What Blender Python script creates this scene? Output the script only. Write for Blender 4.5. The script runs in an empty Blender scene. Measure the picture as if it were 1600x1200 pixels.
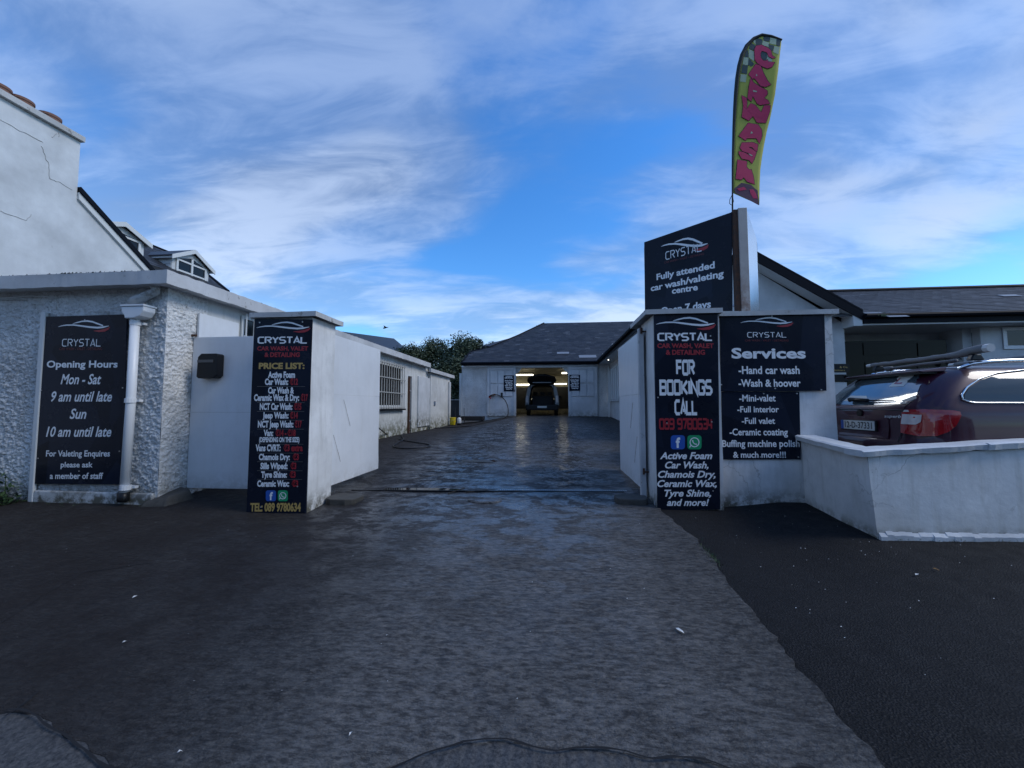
import bpy, bmesh, math, random
from mathutils import Vector, Matrix, noise, Euler
random.seed(7)
R = math.radians
scene = bpy.context.scene
COL = scene.collection

# ------------------------------------------------------------------ camera
EYE = 1.55
cam_d = bpy.data.cameras.new('camera'); cam = bpy.data.objects.new('camera', cam_d); COL.objects.link(cam)
cam_d.sensor_width = 36; cam_d.lens = 13.5; cam_d.clip_end = 2000; cam_d.clip_start = 0.05
YAW, PIT = R(5.71), R(3.25)
cam.location = (0, 0, EYE); cam.rotation_euler = (R(90) + PIT, 0, YAW)
scene.camera = cam

# ------------------------------------------------------------------ light
SUN_EL, SUN_AZ = 42, 97      # azimuth of the sun, clockwise from +Y
world = bpy.data.worlds.new('World'); scene.world = world; world.use_nodes = True
def build_world():
    nt = world.node_tree; nt.nodes.clear(); N = nt.nodes.new; L = nt.links.new
    out = N('ShaderNodeOutputWorld'); bg = N('ShaderNodeBackground'); L(bg.outputs[0], out.inputs[0])
    bg.inputs[1].default_value = 0.12
    sky = N('ShaderNodeTexSky'); sky.sky_type = 'NISHITA'; sky.sun_disc = False
    sky.sun_elevation = R(SUN_EL); sky.sun_rotation = R(SUN_AZ)
    sky.air_density = 1.2; sky.dust_density = 0.4; sky.ozone_density = 3.0
    tc = N('ShaderNodeTexCoord')
    sep = N('ShaderNodeSeparateXYZ'); L(tc.outputs['Generated'], sep.inputs[0])
    def math_(op, a, b=None, c=None, clamp=False):
        m = N('ShaderNodeMath'); m.operation = op; m.use_clamp = clamp
        for i, v in enumerate((a, b, c)):
            if v is None: continue
            if isinstance(v, (int, float)): m.inputs[i].default_value = v
            else: L(v, m.inputs[i])
        return m.outputs[0]
    zc = math_('MAXIMUM', sep.outputs[2], 0.0)
    zz = math_('ADD', zc, 0.20)
    u = math_('DIVIDE', sep.outputs[0], zz); v = math_('DIVIDE', sep.outputs[1], zz)
    cmb = N('ShaderNodeCombineXYZ'); L(u, cmb.inputs[0]); L(v, cmb.inputs[1])
    def nz(scale, rot, sc, detail, rough, dist, off=(0, 0, 0)):
        mp = N('ShaderNodeMapping'); mp.inputs['Rotation'].default_value = (0, 0, R(rot)); mp.inputs['Scale'].default_value = sc
        mp.inputs['Location'].default_value = off
        L(cmb.outputs[0], mp.inputs[0])
        n = N('ShaderNodeTexNoise'); n.inputs['Scale'].default_value = scale; n.inputs['Detail'].default_value = detail
        n.inputs['Roughness'].default_value = rough; n.inputs['Distortion'].default_value = dist
        L(mp.outputs[0], n.inputs['Vector']); return n.outputs[0]
    def ramp(val, pts):
        r = N('ShaderNodeValToRGB'); L(val, r.inputs[0]); el = r.color_ramp.elements
        while len(el) < len(pts): el.new(0.5)
        for e, (p, c) in zip(el, pts): e.position = p; e.color = (c, c, c, 1)
        r.color_ramp.interpolation = 'EASE'
        return r.outputs[0]
    big = nz(0.80, -20, (0.75, 1.1, 1), 3, 0.5, 0.3, CLOUD_OFF)
    mid = nz(1.8, -25, (0.60, 1.1, 1), 8, 0.56, 0.4, (5.2, 1.3, 0))
    fine = nz(6.0, -15, (0.45, 1.1, 1), 6, 0.6, 0.7, (1.0, 7.3, 0))
    s = math_('ADD', math_('MULTIPLY', big, 0.80), math_('ADD', math_('MULTIPLY', mid, 0.22), math_('MULTIPLY', fine, 0.06)))
    mask = ramp(s, [(0.44, 0.0), (0.55, 0.6), (0.68, 0.94)])
    shade = ramp(math_('ADD', math_('MULTIPLY', mid, 0.6), math_('MULTIPLY', fine, 0.4)), [(0.42, 0.0), (0.60, 1.0)])
    # cloud colour: grey blue bodies, pale tops; paler and a little warmer low down
    def rgb(c):
        n = N('ShaderNodeRGB'); n.outputs[0].default_value = (*c, 1); return n.outputs[0]
    def mix(f, a, b, mode='MIX'):
        m = N('ShaderNodeMix'); m.data_type = 'RGBA'; m.blend_type = mode
        if isinstance(f, float): m.inputs[0].default_value = f
        else: L(f, m.inputs[0])
        L(a, m.inputs[6]); L(b, m.inputs[7]); return m.outputs[2]
    low = ramp(zc, [(0.03, 1.0), (0.50, 0.0)])
    c_hi = mix(shade, rgb(CLOUD_DARK), rgb(CLOUD_LIGHT))
    c_lo = mix(shade, rgb(CLOUD_LOW_DARK), rgb(CLOUD_LOW_LIGHT))
    ccol = mix(low, c_hi, c_lo)
    # saturate the clear sky a little the way the phone did
    hs = N('ShaderNodeHueSaturation'); hs.inputs['Saturation'].default_value = SKY_SAT; hs.inputs['Value'].default_value = SKY_VAL
    hs.inputs['Hue'].default_value = 0.5
    L(sky.outputs[0], hs.inputs['Color'])
    tint = mix(1.0, hs.outputs[0], rgb(SKY_TINT), 'MULTIPLY')
    res = mix(mask, tint, ccol)
    L(res, bg.inputs[0])
CLOUD_OFF = (3.1, 0.4, 0)
SKY_SAT, SKY_VAL, SKY_TINT = 1.28, 0.84, (0.68, 0.93, 1.18)
CLOUD_DARK, CLOUD_LIGHT = (0.85, 1.35, 2.45), (2.0, 2.6, 3.8)
CLOUD_LOW_DARK, CLOUD_LOW_LIGHT = (1.7, 2.7, 4.4), (3.5, 4.3, 5.6)

build_world()
sun_d = bpy.data.lights.new('sun', 'SUN'); sun = bpy.data.objects.new('sun', sun_d); COL.objects.link(sun)
sun_d.energy = 0.85; sun_d.angle = R(22); sun_d.color = (1.0, 0.97, 0.93)
az, el = R(SUN_AZ), R(SUN_EL)
sdir = Vector((math.sin(az) * math.cos(el), math.cos(az) * math.cos(el), math.sin(el)))
sun.rotation_euler = sdir.to_track_quat('Z', 'Y').to_euler()
vs = scene.view_settings
vs.view_transform = 'Standard'; vs.look = 'None'; vs.gamma = 1.0; vs.exposure = 0.93; vs.use_curve_mapping = False

# ------------------------------------------------------------------ survey helpers: photo point -> point on a real plane
_fw = Vector((-math.sin(YAW) * math.cos(PIT), math.cos(YAW) * math.cos(PIT), math.sin(PIT)))
_rt = Vector((math.cos(YAW), math.sin(YAW), 0)); _up = _rt.cross(_fw)
EYEV = Vector((0, 0, EYE))
def ray(px, py): return _fw + _rt * ((px - 800) / 600) + _up * ((600 - py) / 600)
def aty(px, py, Y): r = ray(px, py); return EYEV + r * (Y / r.y)
def atx(px, py, X): r = ray(px, py); return EYEV + r * (X / r.x)
def atz(px, py, Z): r = ray(px, py); return EYEV + r * ((Z - EYE) / r.z)

def sstep(a, b, x):
    t = min(1, max(0, (x - a) / (b - a))); return t * t * (3 - 2 * t)
def g(x, y):                                    # ground height
    yy = max(-2.0, min(y, 20.3))
    z = 0.0515 * yy
    if yy > 16: z -= 0.0515 * 0.25 * (yy - 16)
    z -= sstep(-1.5, -4.9, x) * sstep(9, 19, y) * 0.36 if y > 9 else 0
    z += .085 * sstep(2.0, 3.0, x) * sstep(2.9, 4.0, y) * (1 - sstep(5.4, 6.5, y))
    return z

# ------------------------------------------------------------------ materials
def mat(name, base=(.5, .5, .5), rough=.6, metal=0., spec=.5, coat=0., emit=None, estr=0., trans=0., ior=1.45):
    m = bpy.data.materials.new(name); m.use_nodes = True
    b = m.node_tree.nodes['Principled BSDF']
    b.inputs['Base Color'].default_value = (*base, 1); b.inputs['Roughness'].default_value = rough
    b.inputs['Metallic'].default_value = metal; b.inputs['Specular IOR Level'].default_value = spec
    b.inputs['Coat Weight'].default_value = coat; b.inputs['Coat Roughness'].default_value = .05
    b.inputs['Transmission Weight'].default_value = trans; b.inputs['IOR'].default_value = ior
    if emit: b.inputs['Emission Color'].default_value = (*emit, 1); b.inputs['Emission Strength'].default_value = estr
    return m
class NT:
    def __init__(s, m): s.m = m; s.nt = m.node_tree; s.b = s.nt.nodes['Principled BSDF']; s.tc = s.nt.nodes.new('ShaderNodeTexCoord'); s.geo = s.nt.nodes.new('ShaderNodeNewGeometry')
    def N(s, t): return s.nt.nodes.new(t)
    def L(s, a, b): s.nt.links.new(a, b)
    def vec(s, scale=(1, 1, 1), rot=(0, 0, 0), loc=(0, 0, 0), world=True):
        mp = s.N('ShaderNodeMapping'); mp.inputs['Scale'].default_value = scale; mp.inputs['Rotation'].default_value = rot; mp.inputs['Location'].default_value = loc
        s.L(s.geo.outputs['Position'] if world else s.tc.outputs['Object'], mp.inputs[0]); return mp.outputs[0]
    def noise(s, scale, detail=5, rough=.55, vec=None, dist=0.):
        n = s.N('ShaderNodeTexNoise'); n.inputs['Scale'].default_value = scale; n.inputs['Detail'].default_value = detail
        n.inputs['Roughness'].default_value = rough; n.inputs['Distortion'].default_value = dist
        s.L(vec if vec else s.vec(), n.inputs['Vector']); return n.outputs[0]
    def voro(s, scale, feature='F1', vec=None, out=0):
        n = s.N('ShaderNodeTexVoronoi'); n.inputs['Scale'].default_value = scale; n.feature = feature
        s.L(vec if vec else s.vec(), n.inputs['Vector']); return n.outputs[out]
    def ramp(s, v, pts):
        r = s.N('ShaderNodeValToRGB'); s.L(v, r.inputs[0]); el = r.color_ramp.elements
        while len(el) < len(pts): el.new(.5)
        for e, (p, c) in zip(el, pts):
            e.position = p; e.color = (c, c, c, 1) if isinstance(c, (int, float)) else (*c, 1)
        return r.outputs[0]
    def math(s, op, a, b=None, clamp=False):
        m = s.N('ShaderNodeMath'); m.operation = op; m.use_clamp = clamp
        for i, v in enumerate((a, b)):
            if v is None: continue
            if isinstance(v, (int, float)): m.inputs[i].default_value = v
            else: s.L(v, m.inputs[i])
        return m.outputs[0]
    def mix(s, f, a, b, mode='MIX'):
        m = s.N('ShaderNodeMix'); m.data_type = 'RGBA'; m.blend_type = mode
        for i, v in ((0, f), (6, a), (7, b)):
            if isinstance(v, (int, float)): m.inputs[i].default_value = v
            elif isinstance(v, tuple): m.inputs[i].default_value = (*v, 1)
            else: s.L(v, m.inputs[i])
        return m.outputs[2]
    def bump(s, h, strength=.3, dist=.01, normal=None):
        b = s.N('ShaderNodeBump'); b.inputs['Strength'].default_value = strength; b.inputs['Distance'].default_value = dist
        s.L(h, b.inputs['Height'])
        if normal: s.L(normal, b.inputs['Normal'])
        return b.outputs[0]
    def xyz(s, i):
        q = s.N('ShaderNodeSeparateXYZ'); s.L(s.geo.outputs['Position'], q.inputs[0]); return q.outputs[i]
    def set(s, **k):
        for n, v in k.items(): s.L(v, s.b.inputs[n.replace('_', ' ')])
M = {}
def painted(name, base, dirt=(.18, .17, .13), amt=.5, zlow=.3, zhigh=1.1, bumps=.15, bscale=18, rough=.75, cracks=False, flake=.0, pit_shade=False, mott=.70):
    m = mat(name, base, rough); n = NT(m)
    big = n.noise(1.3, 6, .6); st = n.noise(2.2, 6, .65, n.vec((4, 4, .55)))
    fine = n.noise(26, 4, .6)
    c = n.mix(n.ramp(big, [(.35, 0.), (.7, 1.)]), base, tuple(x * mott for x in base))
    c = n.mix(n.math('MULTIPLY', n.ramp(n.noise(5, 7, .7), [(.5, 0.), (.7, .5)]), min(1., amt * 1.3)), c, tuple(x * .66 for x in base))
    c = n.mix(n.ramp(st, [(.5, 0.), (.78, amt)]), c, tuple(.5 * a + .5 * b for a, b in zip(base, dirt)))
    z = n.xyz(2)
    zz = n.math('SUBTRACT', 1., n.math('DIVIDE', n.math('SUBTRACT', z, zlow), zhigh - zlow), clamp=True)
    zz = n.math('MULTIPLY', zz, n.ramp(n.noise(3.1, 6, .7), [(.3, .1), (.7, 1.)]))
    c = n.mix(n.math('MULTIPLY', zz, amt * .6, clamp=True), c, dirt)
    z2 = n.math('MULTIPLY', n.math('SUBTRACT', 1., n.math('DIVIDE', n.math('SUBTRACT', z, zlow), (zhigh - zlow) * .55), clamp=True), n.ramp(n.noise(7, 7, .72), [(.42, 0.), (.56, 1.6)]))
    c = n.mix(n.math('MULTIPLY', z2, min(1., amt * 1.2), clamp=True), c, tuple(x * .6 for x in dirt))
    if flake:
        c = n.mix(n.ramp(n.noise(6, 8, .75), [(.70 - flake * .2, 0.), (.74 - flake * .2, .8)]), c, (.20, .19, .17))
    if cracks:
        cv = n.N('ShaderNodeVectorMath'); cv.operation = 'MULTIPLY_ADD'; cn = n.N('ShaderNodeTexNoise'); cn.inputs['Scale'].default_value = 5.; cn.inputs['Detail'].default_value = 5; n.L(n.vec(), cn.inputs['Vector']); n.L(cn.outputs[1], cv.inputs[0]); cv.inputs[1].default_value = (.22, .22, .22); n.L(n.vec((1, 1, .8)), cv.inputs[2])
        cr = n.voro(1.6, 'DISTANCE_TO_EDGE', cv.outputs[0])
        w = n.noise(.9, 3)
        f = n.math('MULTIPLY', n.ramp(cr, [(0., 1.), (.007, 0.)]), n.ramp(w, [(.48, 0.), (.60, .6)]))
        c = n.mix(f, c, (.2, .19, .17))
    if pit_shade:
        pt = n.ramp(n.noise(34, 4, .65), [(.34, 1.), (.46, 0.)]); wv = n.ramp(n.noise(2.4, 4, .6), [(.35, .25), (.65, .8)])
        c = n.mix(n.math('MULTIPLY', pt, wv), c, (.16, .155, .14))  # shade of the roughcast hollows put into the colour
    n.set(Base_Color=c, Normal=n.bump(n.math('ADD', n.math('MULTIPLY', fine, .5), n.noise(bscale, 3)), bumps, .012 if pit_shade else .006))
    return m
M['roughcast'] = painted('white_roughcast', (.72, .725, .72), amt=.7, zlow=.2, zhigh=.8, bumps=1.0, bscale=45, rough=.9, pit_shade=True)
M['wall'] = painted('white_painted_render', (.74, .745, .74), amt=.8, zlow=.2, zhigh=.8, bumps=.25, cracks=True)
M['yard_wall'] = painted('stained_yard_wall', (.66, .67, .66), dirt=(.18, .18, .11), amt=.85, zlow=.4, zhigh=1.9, bumps=.3, flake=.3)
M['cap'] = painted('weathered_coping', (.52, .53, .53), dirt=(.12, .12, .11), amt=.4, zlow=-5, zhigh=-4, bumps=.4, flake=.6)
M['fascia'] = painted('weathered_white_fascia', (.58, .59, .60), dirt=(.2, .2, .2), amt=.5, zlow=-5, zhigh=-4, bumps=.2, flake=.45)
M['gable'] = painted('old_white_gable', (.64, .67, .69), dirt=(.34, .36, .36), amt=.35, zlow=3, zhigh=5, bumps=.15, flake=.15)
M['pier'] = painted('white_pier', (.76, .765, .76), amt=.75, zlow=.2, zhigh=.75, bumps=.25)
M['sheet'] = painted('white_painted_sheet', (.72, .74, .76), dirt=(.36, .31, .22), amt=.22, mott=.88, zlow=.3, zhigh=.9, bumps=.05, bscale=4, rough=.38)
M['sheet_door'] = painted('dirty_white_door', (.64, .66, .68), dirt=(.25, .25, .2), amt=.5, zlow=.9, zhigh=1.8, bumps=.15, bscale=14, rough=.6)
M['house'] = painted('white_house_render', (.62, .64, .65), amt=.2, zlow=.3, zhigh=1., bumps=.35, bscale=40, rough=.85)
M['lowwall'] = painted('cracked_white_low_wall', (.76, .765, .755), dirt=(.20, .19, .13), amt=.8, zlow=.2, zhigh=.6, bumps=.35, cracks=True, flake=.12)
M['pvc'] = mat('white_pvc', (.70, .72, .74), .35)
M['white_trim'] = mat('white_trim', (.6, .62, .62), .5)
M['black'] = mat('black_gloss_plastic', (.009, .010, .012), .35, spec=.3)
M['rubber'] = mat('black_rubber', (.012, .012, .013), .55)
M['black_fascia'] = mat('black_fascia_board', (.007, .009, .014), .5, spec=.08)
M['dark_void'] = mat('dark_interior', (.01, .01, .011), .9)
M['chrome'] = mat('chrome', (.75, .76, .78), .12, 1.)
M['alu'] = mat('brushed_aluminium', (.6, .62, .65), .35, 1.)
M['rust'] = mat('rusty_steel', (.07, .035, .022), .85)
def rusty():
    n = NT(M['rust']); n.set(Base_Color=n.mix(n.ramp(n.noise(14, 6, .7), [(.35, 0.), (.65, 1.)]), (.10, .04, .02), (.04, .028, .022)))
rusty()
M['post'] = painted('pale_painted_post', (.50, .47, .44), dirt=(.25, .12, .07), amt=.45, zlow=2.8, zhigh=4.4, bumps=.15, flake=.25, rough=.5)
M['terracotta'] = mat('terracotta', (.19, .10, .075), .85)
M['glass'] = mat('dark_window_glass', (.006, .009, .012), .08, spec=.4)
M['dusty_glass'] = mat('dusty_window_glass', (.018, .018, .017), .6, spec=.2)
M['car_glass'] = mat('car_glass', (.04, .06, .075), .05, spec=.7)
M['rear_glass'] = mat('sky_tinted_rear_glass', (.06, .09, .11), .06, spec=1., coat=.8, ior=2.)  # bluish base colour stands in for part of the sky reflection
M['screw'] = mat('screw_head', (.5, .5, .5), .4, .8)
M['yellow'] = mat('yellow_plastic', (.62, .47, .02), .4)
M['bottle'] = mat('white_plastic', (.62, .64, .66), .4)
M['tube'] = mat('lit_fluorescent_tube', (.9, .9, .85), .5, emit=(1., .93, .72), estr=4.)
M['tube_out'] = mat('lit_white_tube', (.9, .9, .85), .5, emit=(1., .93, .78), estr=2.5)
M['bay_wall'] = painted('cream_bay_wall', (.50, .46, .34), amt=.4, zlow=1, zhigh=2.4, bumps=.1)
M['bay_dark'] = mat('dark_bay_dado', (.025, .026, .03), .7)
def sign_black(name, base=(.006, .008, .014), facets=True):
    m = mat(name, base, .20, spec=.15); n = NT(m)
    v = n.voro(2.6, 'F1', n.vec((1, 1, .6), (0, R(28), 0)), 1)
    sc = n.noise(3.5, 6, .6)
    c = n.mix(n.ramp(v, [(0., .0), (1., 1.)]), base, tuple(x * 2.6 for x in base)) if facets else base
    rg = n.ramp(sc, [(.3, .12), (.7, .34)])
    n.set(Base_Color=c if facets else n.mix(0., base, base), Roughness=rg)
    return m
M['sign'] = sign_black('black_printed_sign_board'); M['sign_plain'] = sign_black('plain_black_sign_board', facets=False)
M['ink_white'] = mat('white_print', (.78, .79, .80), .4)
M['ink_red'] = mat('red_print', (.34, .02, .03), .4)
M['ink_darkred'] = mat('dark_red_print', (.12, .012, .018), .4)
M['ink_gold'] = mat('gold_print', (.48, .32, .10), .4)
M['ink_blue'] = mat('blue_icon', (.02, .09, .38), .4)
M['ink_green'] = mat('green_icon', (.01, .30, .12), .4)
M['ink_black'] = mat('black_print', (.01, .01, .012), .5)
M['ink_grey'] = mat('grey_print', (.09, .09, .09), .4)
M['plate'] = mat('number_plate_white', (.55, .57, .55), .35)

def ground_mat(name, kind):
    m = mat(name, (.06, .06, .06), .7, spec=.5); n = NT(m)
    x, y = n.xyz(0), n.xyz(1)
    P = n.vec()
    fine = n.noise(140, 3, .7); grit = n.voro(95, 'F1'); mid = n.noise(7, 6, .65); big = n.noise(.7, 5, .6, dist=.4)
    if kind == 'asphalt':
        c = n.mix(n.ramp(big, [(.35, 0.), (.7, 1.)]), (.004, .0045, .0055), (.008, .0085, .010))
        c = n.mix(n.ramp(fine, [(.52, 0.), (.66, .9)]), c, (.034, .034, .037))
        h = n.math('ADD', grit, n.math('MULTIPLY', fine, .6))
        n.set(Base_Color=c, Roughness=n.ramp(mid, [(.3, .62), (.7, .85)]), Normal=n.bump(h, .9, .006))
        n.b.inputs['Specular IOR Level'].default_value = .22
        return m
    # concrete, brushed and dirty
    rib = n.noise(26, 3, .6, n.vec((.22, 1.6, 1)))
    c = n.mix(n.ramp(big, [(.32, 0.), (.72, 1.)]), (.014, .014, .015), (.058, .056, .054))
    c = n.mix(n.ramp(mid, [(.35, 0.), (.75, .8)]), c, (.010, .011, .013))
    c = n.mix(n.ramp(n.noise(60, 5, .75), [(.48, 0.), (.72, .85)]), c, (.11, .105, .10))
    c = n.mix(n.ramp(n.noise(24, 5, .7, n.vec((.6, 1, 1))), [(.36, .85), (.5, 0.)]), c, (.010, .010, .011))
    if kind == 'road':
        wv = n.N('ShaderNodeTexWave'); wv.inputs['Scale'].default_value = 6.; wv.inputs['Distortion'].default_value = 1.5; wv.inputs['Detail'].default_value = 3
        n.L(n.vec(), wv.inputs['Vector'])
        h = n.math('ADD', n.math('MULTIPLY', wv.outputs[1], .8), n.math('MULTIPLY', fine, .4))
        c = n.mix(n.math('MULTIPLY', n.ramp(n.noise(75, 4, .85), [(.42, 0.), (.62, 1.)]), .6), c, (.12, .115, .11))
        n.set(Base_Color=c, Roughness=n.ramp(mid, [(.3, .45), (.7, .75)]), Normal=n.bump(h, .6, .006))
        return m
    # wet strip down the middle of the drive
    xc = n.math('ABSOLUTE', n.math('ADD', x, .85))
    mx = n.ramp(n.math('DIVIDE', xc, 4.), [(.25, 1.), (.75, 0.)])
    my = n.ramp(n.math('DIVIDE', y, 20.), [(.09, .12), (.17, .30), (.25, .9), (.75, 1.), (.98, .45)])
    wet = n.math('MULTIPLY', mx, my)
    wn = n.ramp(n.noise(2.6, 7, .68, n.vec((1, .55, 1)), .6), [(.32, 0.), (.62, 1.)])
    pw = n.ramp(n.noise(4.2, 9, .78, n.vec((.62, 1, 1)), .3), [(.46, 0.), (.535, 1.)])
    wet0 = n.math('MULTIPLY', wet, n.math('ADD', n.math('MULTIPLY', wn, .85), .35), clamp=True)
    wet = n.math('MULTIPLY', wet0, n.math('ADD', n.math('MULTIPLY', pw, .9), .12), clamp=True)
    # broken tyre tracks
    tr = n.math('MINIMUM', n.math('ABSOLUTE', n.math('ADD', x, 1.75)), n.math('ABSOLUTE', n.math('SUBTRACT', x, .30)))
    trk = n.math('MULTIPLY', n.ramp(tr, [(.2, 1.), (.7, 0.)]), n.ramp(n.math('DIVIDE', y, 20.), [(.20, 0.), (.34, 1.), (.78, 1.), (.9, 0.)]))
    chip = n.ramp(n.noise(13, 5, .7, n.vec((1, .7, 1))), [(.46, 0.), (.54, 1.)])
    lft = n.math('MULTIPLY', n.ramp(n.math('DIVIDE', n.math('ADD', n.math('MULTIPLY', x, -1.), n.math('MULTIPLY', big, 1.2)), 4.), [(.45, 0.), (.75, 1.)]), .72)
    ctr = n.math('MULTIPLY', n.ramp(n.math('ABSOLUTE', n.math('DIVIDE', n.math('ADD', x, .1), 3.)), [(.25, 1.), (.6, 0.)]), n.ramp(n.noise(1.6, 6, .7), [(.3, .5), (.65, 1.)]))
    c = n.mix(n.math('MULTIPLY', ctr, .85), c, (.215, .205, .195))
    yard = n.math('MULTIPLY', n.ramp(n.math('ABSOLUTE', n.math('DIVIDE', n.math('ADD', x, .6), 4.)), [(.35, 1.), (.95, .15)]), n.ramp(n.math('DIVIDE', y, 20.), [(.17, 0.), (.26, 1.), (.75, .9), (.97, .4)]))
    yard = n.math('MULTIPLY', yard, n.ramp(n.noise(3.2, 7, .72, n.vec((.7, 1, 1))), [(.36, .25), (.58, 1.)]))
    c = n.mix(n.math('MULTIPLY', yard, .85), c, (.10, .102, .108))  # sky sheen on the wet yard put into the colour as paler concrete
    sp1 = n.ramp(n.noise(75, 4, .85), [(.40, 0.), (.60, 1.)]); sp2 = n.ramp(n.noise(30, 5, .8, n.vec((.45, 1.2, 1))), [(.42, 0.), (.60, 1.)])
    c = n.mix(n.math('MULTIPLY', sp1, .6), c, (.15, .147, .142))
    c = n.mix(n.math('MULTIPLY', sp2, .72), c, (.008, .008, .009))
    rl = n.ramp(n.noise(42, 3, .6, n.vec((.22, 1.2, 1))), [(.44, 0.), (.60, 1.)])
    c = n.mix(n.math('MULTIPLY', rl, .24), c, (.012, .012, .013))
    c = n.mix(n.math('MULTIPLY', n.math('MULTIPLY', lft, n.ramp(n.noise(2.2, 7, .72), [(.35, .65), (.6, 1.)])), 1.2, clamp=True), c, (.019, .0145, .013))
    c = n.mix(n.math('MULTIPLY', n.math('MULTIPLY', trk, chip), .75), c, (.010, .010, .011))
    c = n.mix(n.math('MULTIPLY', n.math('SUBTRACT', wet0, wet, clamp=True), .55), c, (.012, .012, .013))
    rdry = n.ramp(mid, [(.3, .58), (.7, .80)])
    rr = n.N('ShaderNodeMix'); rr.data_type = 'FLOAT'; n.L(wet, rr.inputs[0]); n.L(rdry, rr.inputs[2]); rr.inputs[3].default_value = .2
    rough = n.math('ADD', rr.outputs[0], n.math('MULTIPLY', n.math('MULTIPLY', trk, chip), .35), clamp=True)
    h = n.math('ADD', n.math('MULTIPLY', rib, 1.2), n.math('ADD', n.math('MULTIPLY', fine, .35), n.math('MULTIPLY', n.math('MULTIPLY', chip, trk), 1.2)))
    h = n.math('ADD', h, n.math('MULTIPLY', n.noise(11, 6, .72, n.vec((.6, 1, 1))), 3.2))
    n.set(Base_Color=c, Roughness=rough, Normal=n.bump(h, 1., .016))
    cw = n.math('MULTIPLY', wet, .8); n.L(cw, n.b.inputs['Coat Weight']); n.b.inputs['Coat Roughness'].default_value = .2
    sp = n.N('ShaderNodeMix'); sp.data_type = 'FLOAT'; n.L(wet, sp.inputs[0]); sp.inputs[2].default_value = .22; sp.inputs[3].default_value = 1.0; n.L(sp.outputs[0], n.b.inputs['Specular IOR Level'])
    return m
M['asphalt'] = ground_mat('dark_asphalt', 'asphalt'); M['concrete'] = ground_mat('worn_wet_concrete', 'drive'); M['road'] = ground_mat('ribbed_road_concrete', 'road')
M['puddle'] = mat('puddle_water', (.01, .011, .012), .02, spec=.6)
M['block'] = painted('dark_concrete_block', (.075, .07, .062), dirt=(.03, .03, .025), amt=.6, zlow=.2, zhigh=.5, bumps=.6, rough=.8)
def slate_mat():
    m = mat('dark_slate', (.035, .038, .045), .5, spec=.4); n = NT(m)
    rnd = n.geo.outputs['Random Per Island']
    c = n.mix(rnd, (.020, .022, .028), (.048, .050, .058))
    c = n.mix(n.ramp(rnd, [(.95, 0.), (.97, .6)]), c, (.10, .105, .12))
    c = n.mix(n.ramp(n.noise(3, 6, .7), [(.5, 0.), (.75, .5)]), c, (.05, .052, .045))
    n.set(Base_Color=c, Normal=n.bump(n.noise(40, 4), .3, .005)); return m
M['slate'] = slate_mat()
M['lead'] = mat('lead_flashing', (.22, .24, .27), .45)
def leaf_mat(name, a, b):
    m = mat(name, a, .6); n = NT(m)
    c = n.mix(n.geo.outputs['Random Per Island'], a, b)
    n.set(Base_Color=c); return m
M['leaf'] = leaf_mat('dark_green_leaf', (.022, .040, .018), (.065, .090, .045))
M['leaf2'] = leaf_mat('grass_leaf', (.02, .05, .015), (.05, .09, .03))
M['moss'] = leaf_mat('moss', (.03, .035, .015), (.01, .01, .008))
M['bark'] = mat('bark', (.05, .04, .03), .9)
def carpaint():
    m = mat('maroon_car_paint', (.030, .006, .012), .4, metal=.15, spec=.3, coat=.6); n = NT(m)
    n.set(Base_Color=n.mix(n.ramp(n.noise(2.5, 4), [(.4, 0.), (.7, 1.)]), (.034, .005, .016), (.042, .009, .020)))
    return m
M['maroon'] = carpaint()
M['silver'] = mat('silver_car_paint', (.5, .52, .54), .3, metal=.5, coat=.8)
M['side_metal'] = mat('aluminium_sign_back', (.62, .66, .70), .22, .9)
M['van_silver'] = mat('shaded_silver_paint', (.20, .21, .22), .35, metal=.4, coat=.6)  # silver darkened in its colour for the carrier's shaded silhouette
M['lamp_red'] = mat('red_tail_lamp', (.30, .006, .010), .15, coat=1.)
M['lamp_clear'] = mat('clear_lamp', (.55, .5, .48), .15, coat=1.)
M['foam'] = mat('grey_pipe_wrap', (.20, .20, .20), .95)
M['entrance_glass'] = mat('dark_entrance_glass', (.004, .006, .006), .15, spec=.12)
M['bars'] = mat('aged_white_bars', (.38, .38, .36), .6)
M['paper'] = mat('paper', (.6, .6, .58), .8)
M['flag_cloth'] = mat('yellow_green_flag_cloth', (.42, .43, .08), .8)
M['flag_red'] = mat('flag_red_print', (.52, .035, .11), .8); M['flag_black'] = mat('flag_black_print', (.02, .025, .025), .8)
M['flag_grey'] = mat('flag_pale_print', (.42, .48, .34), .8); M['flag_purple'] = mat('flag_car_print', (.10, .05, .08), .8)

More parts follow.
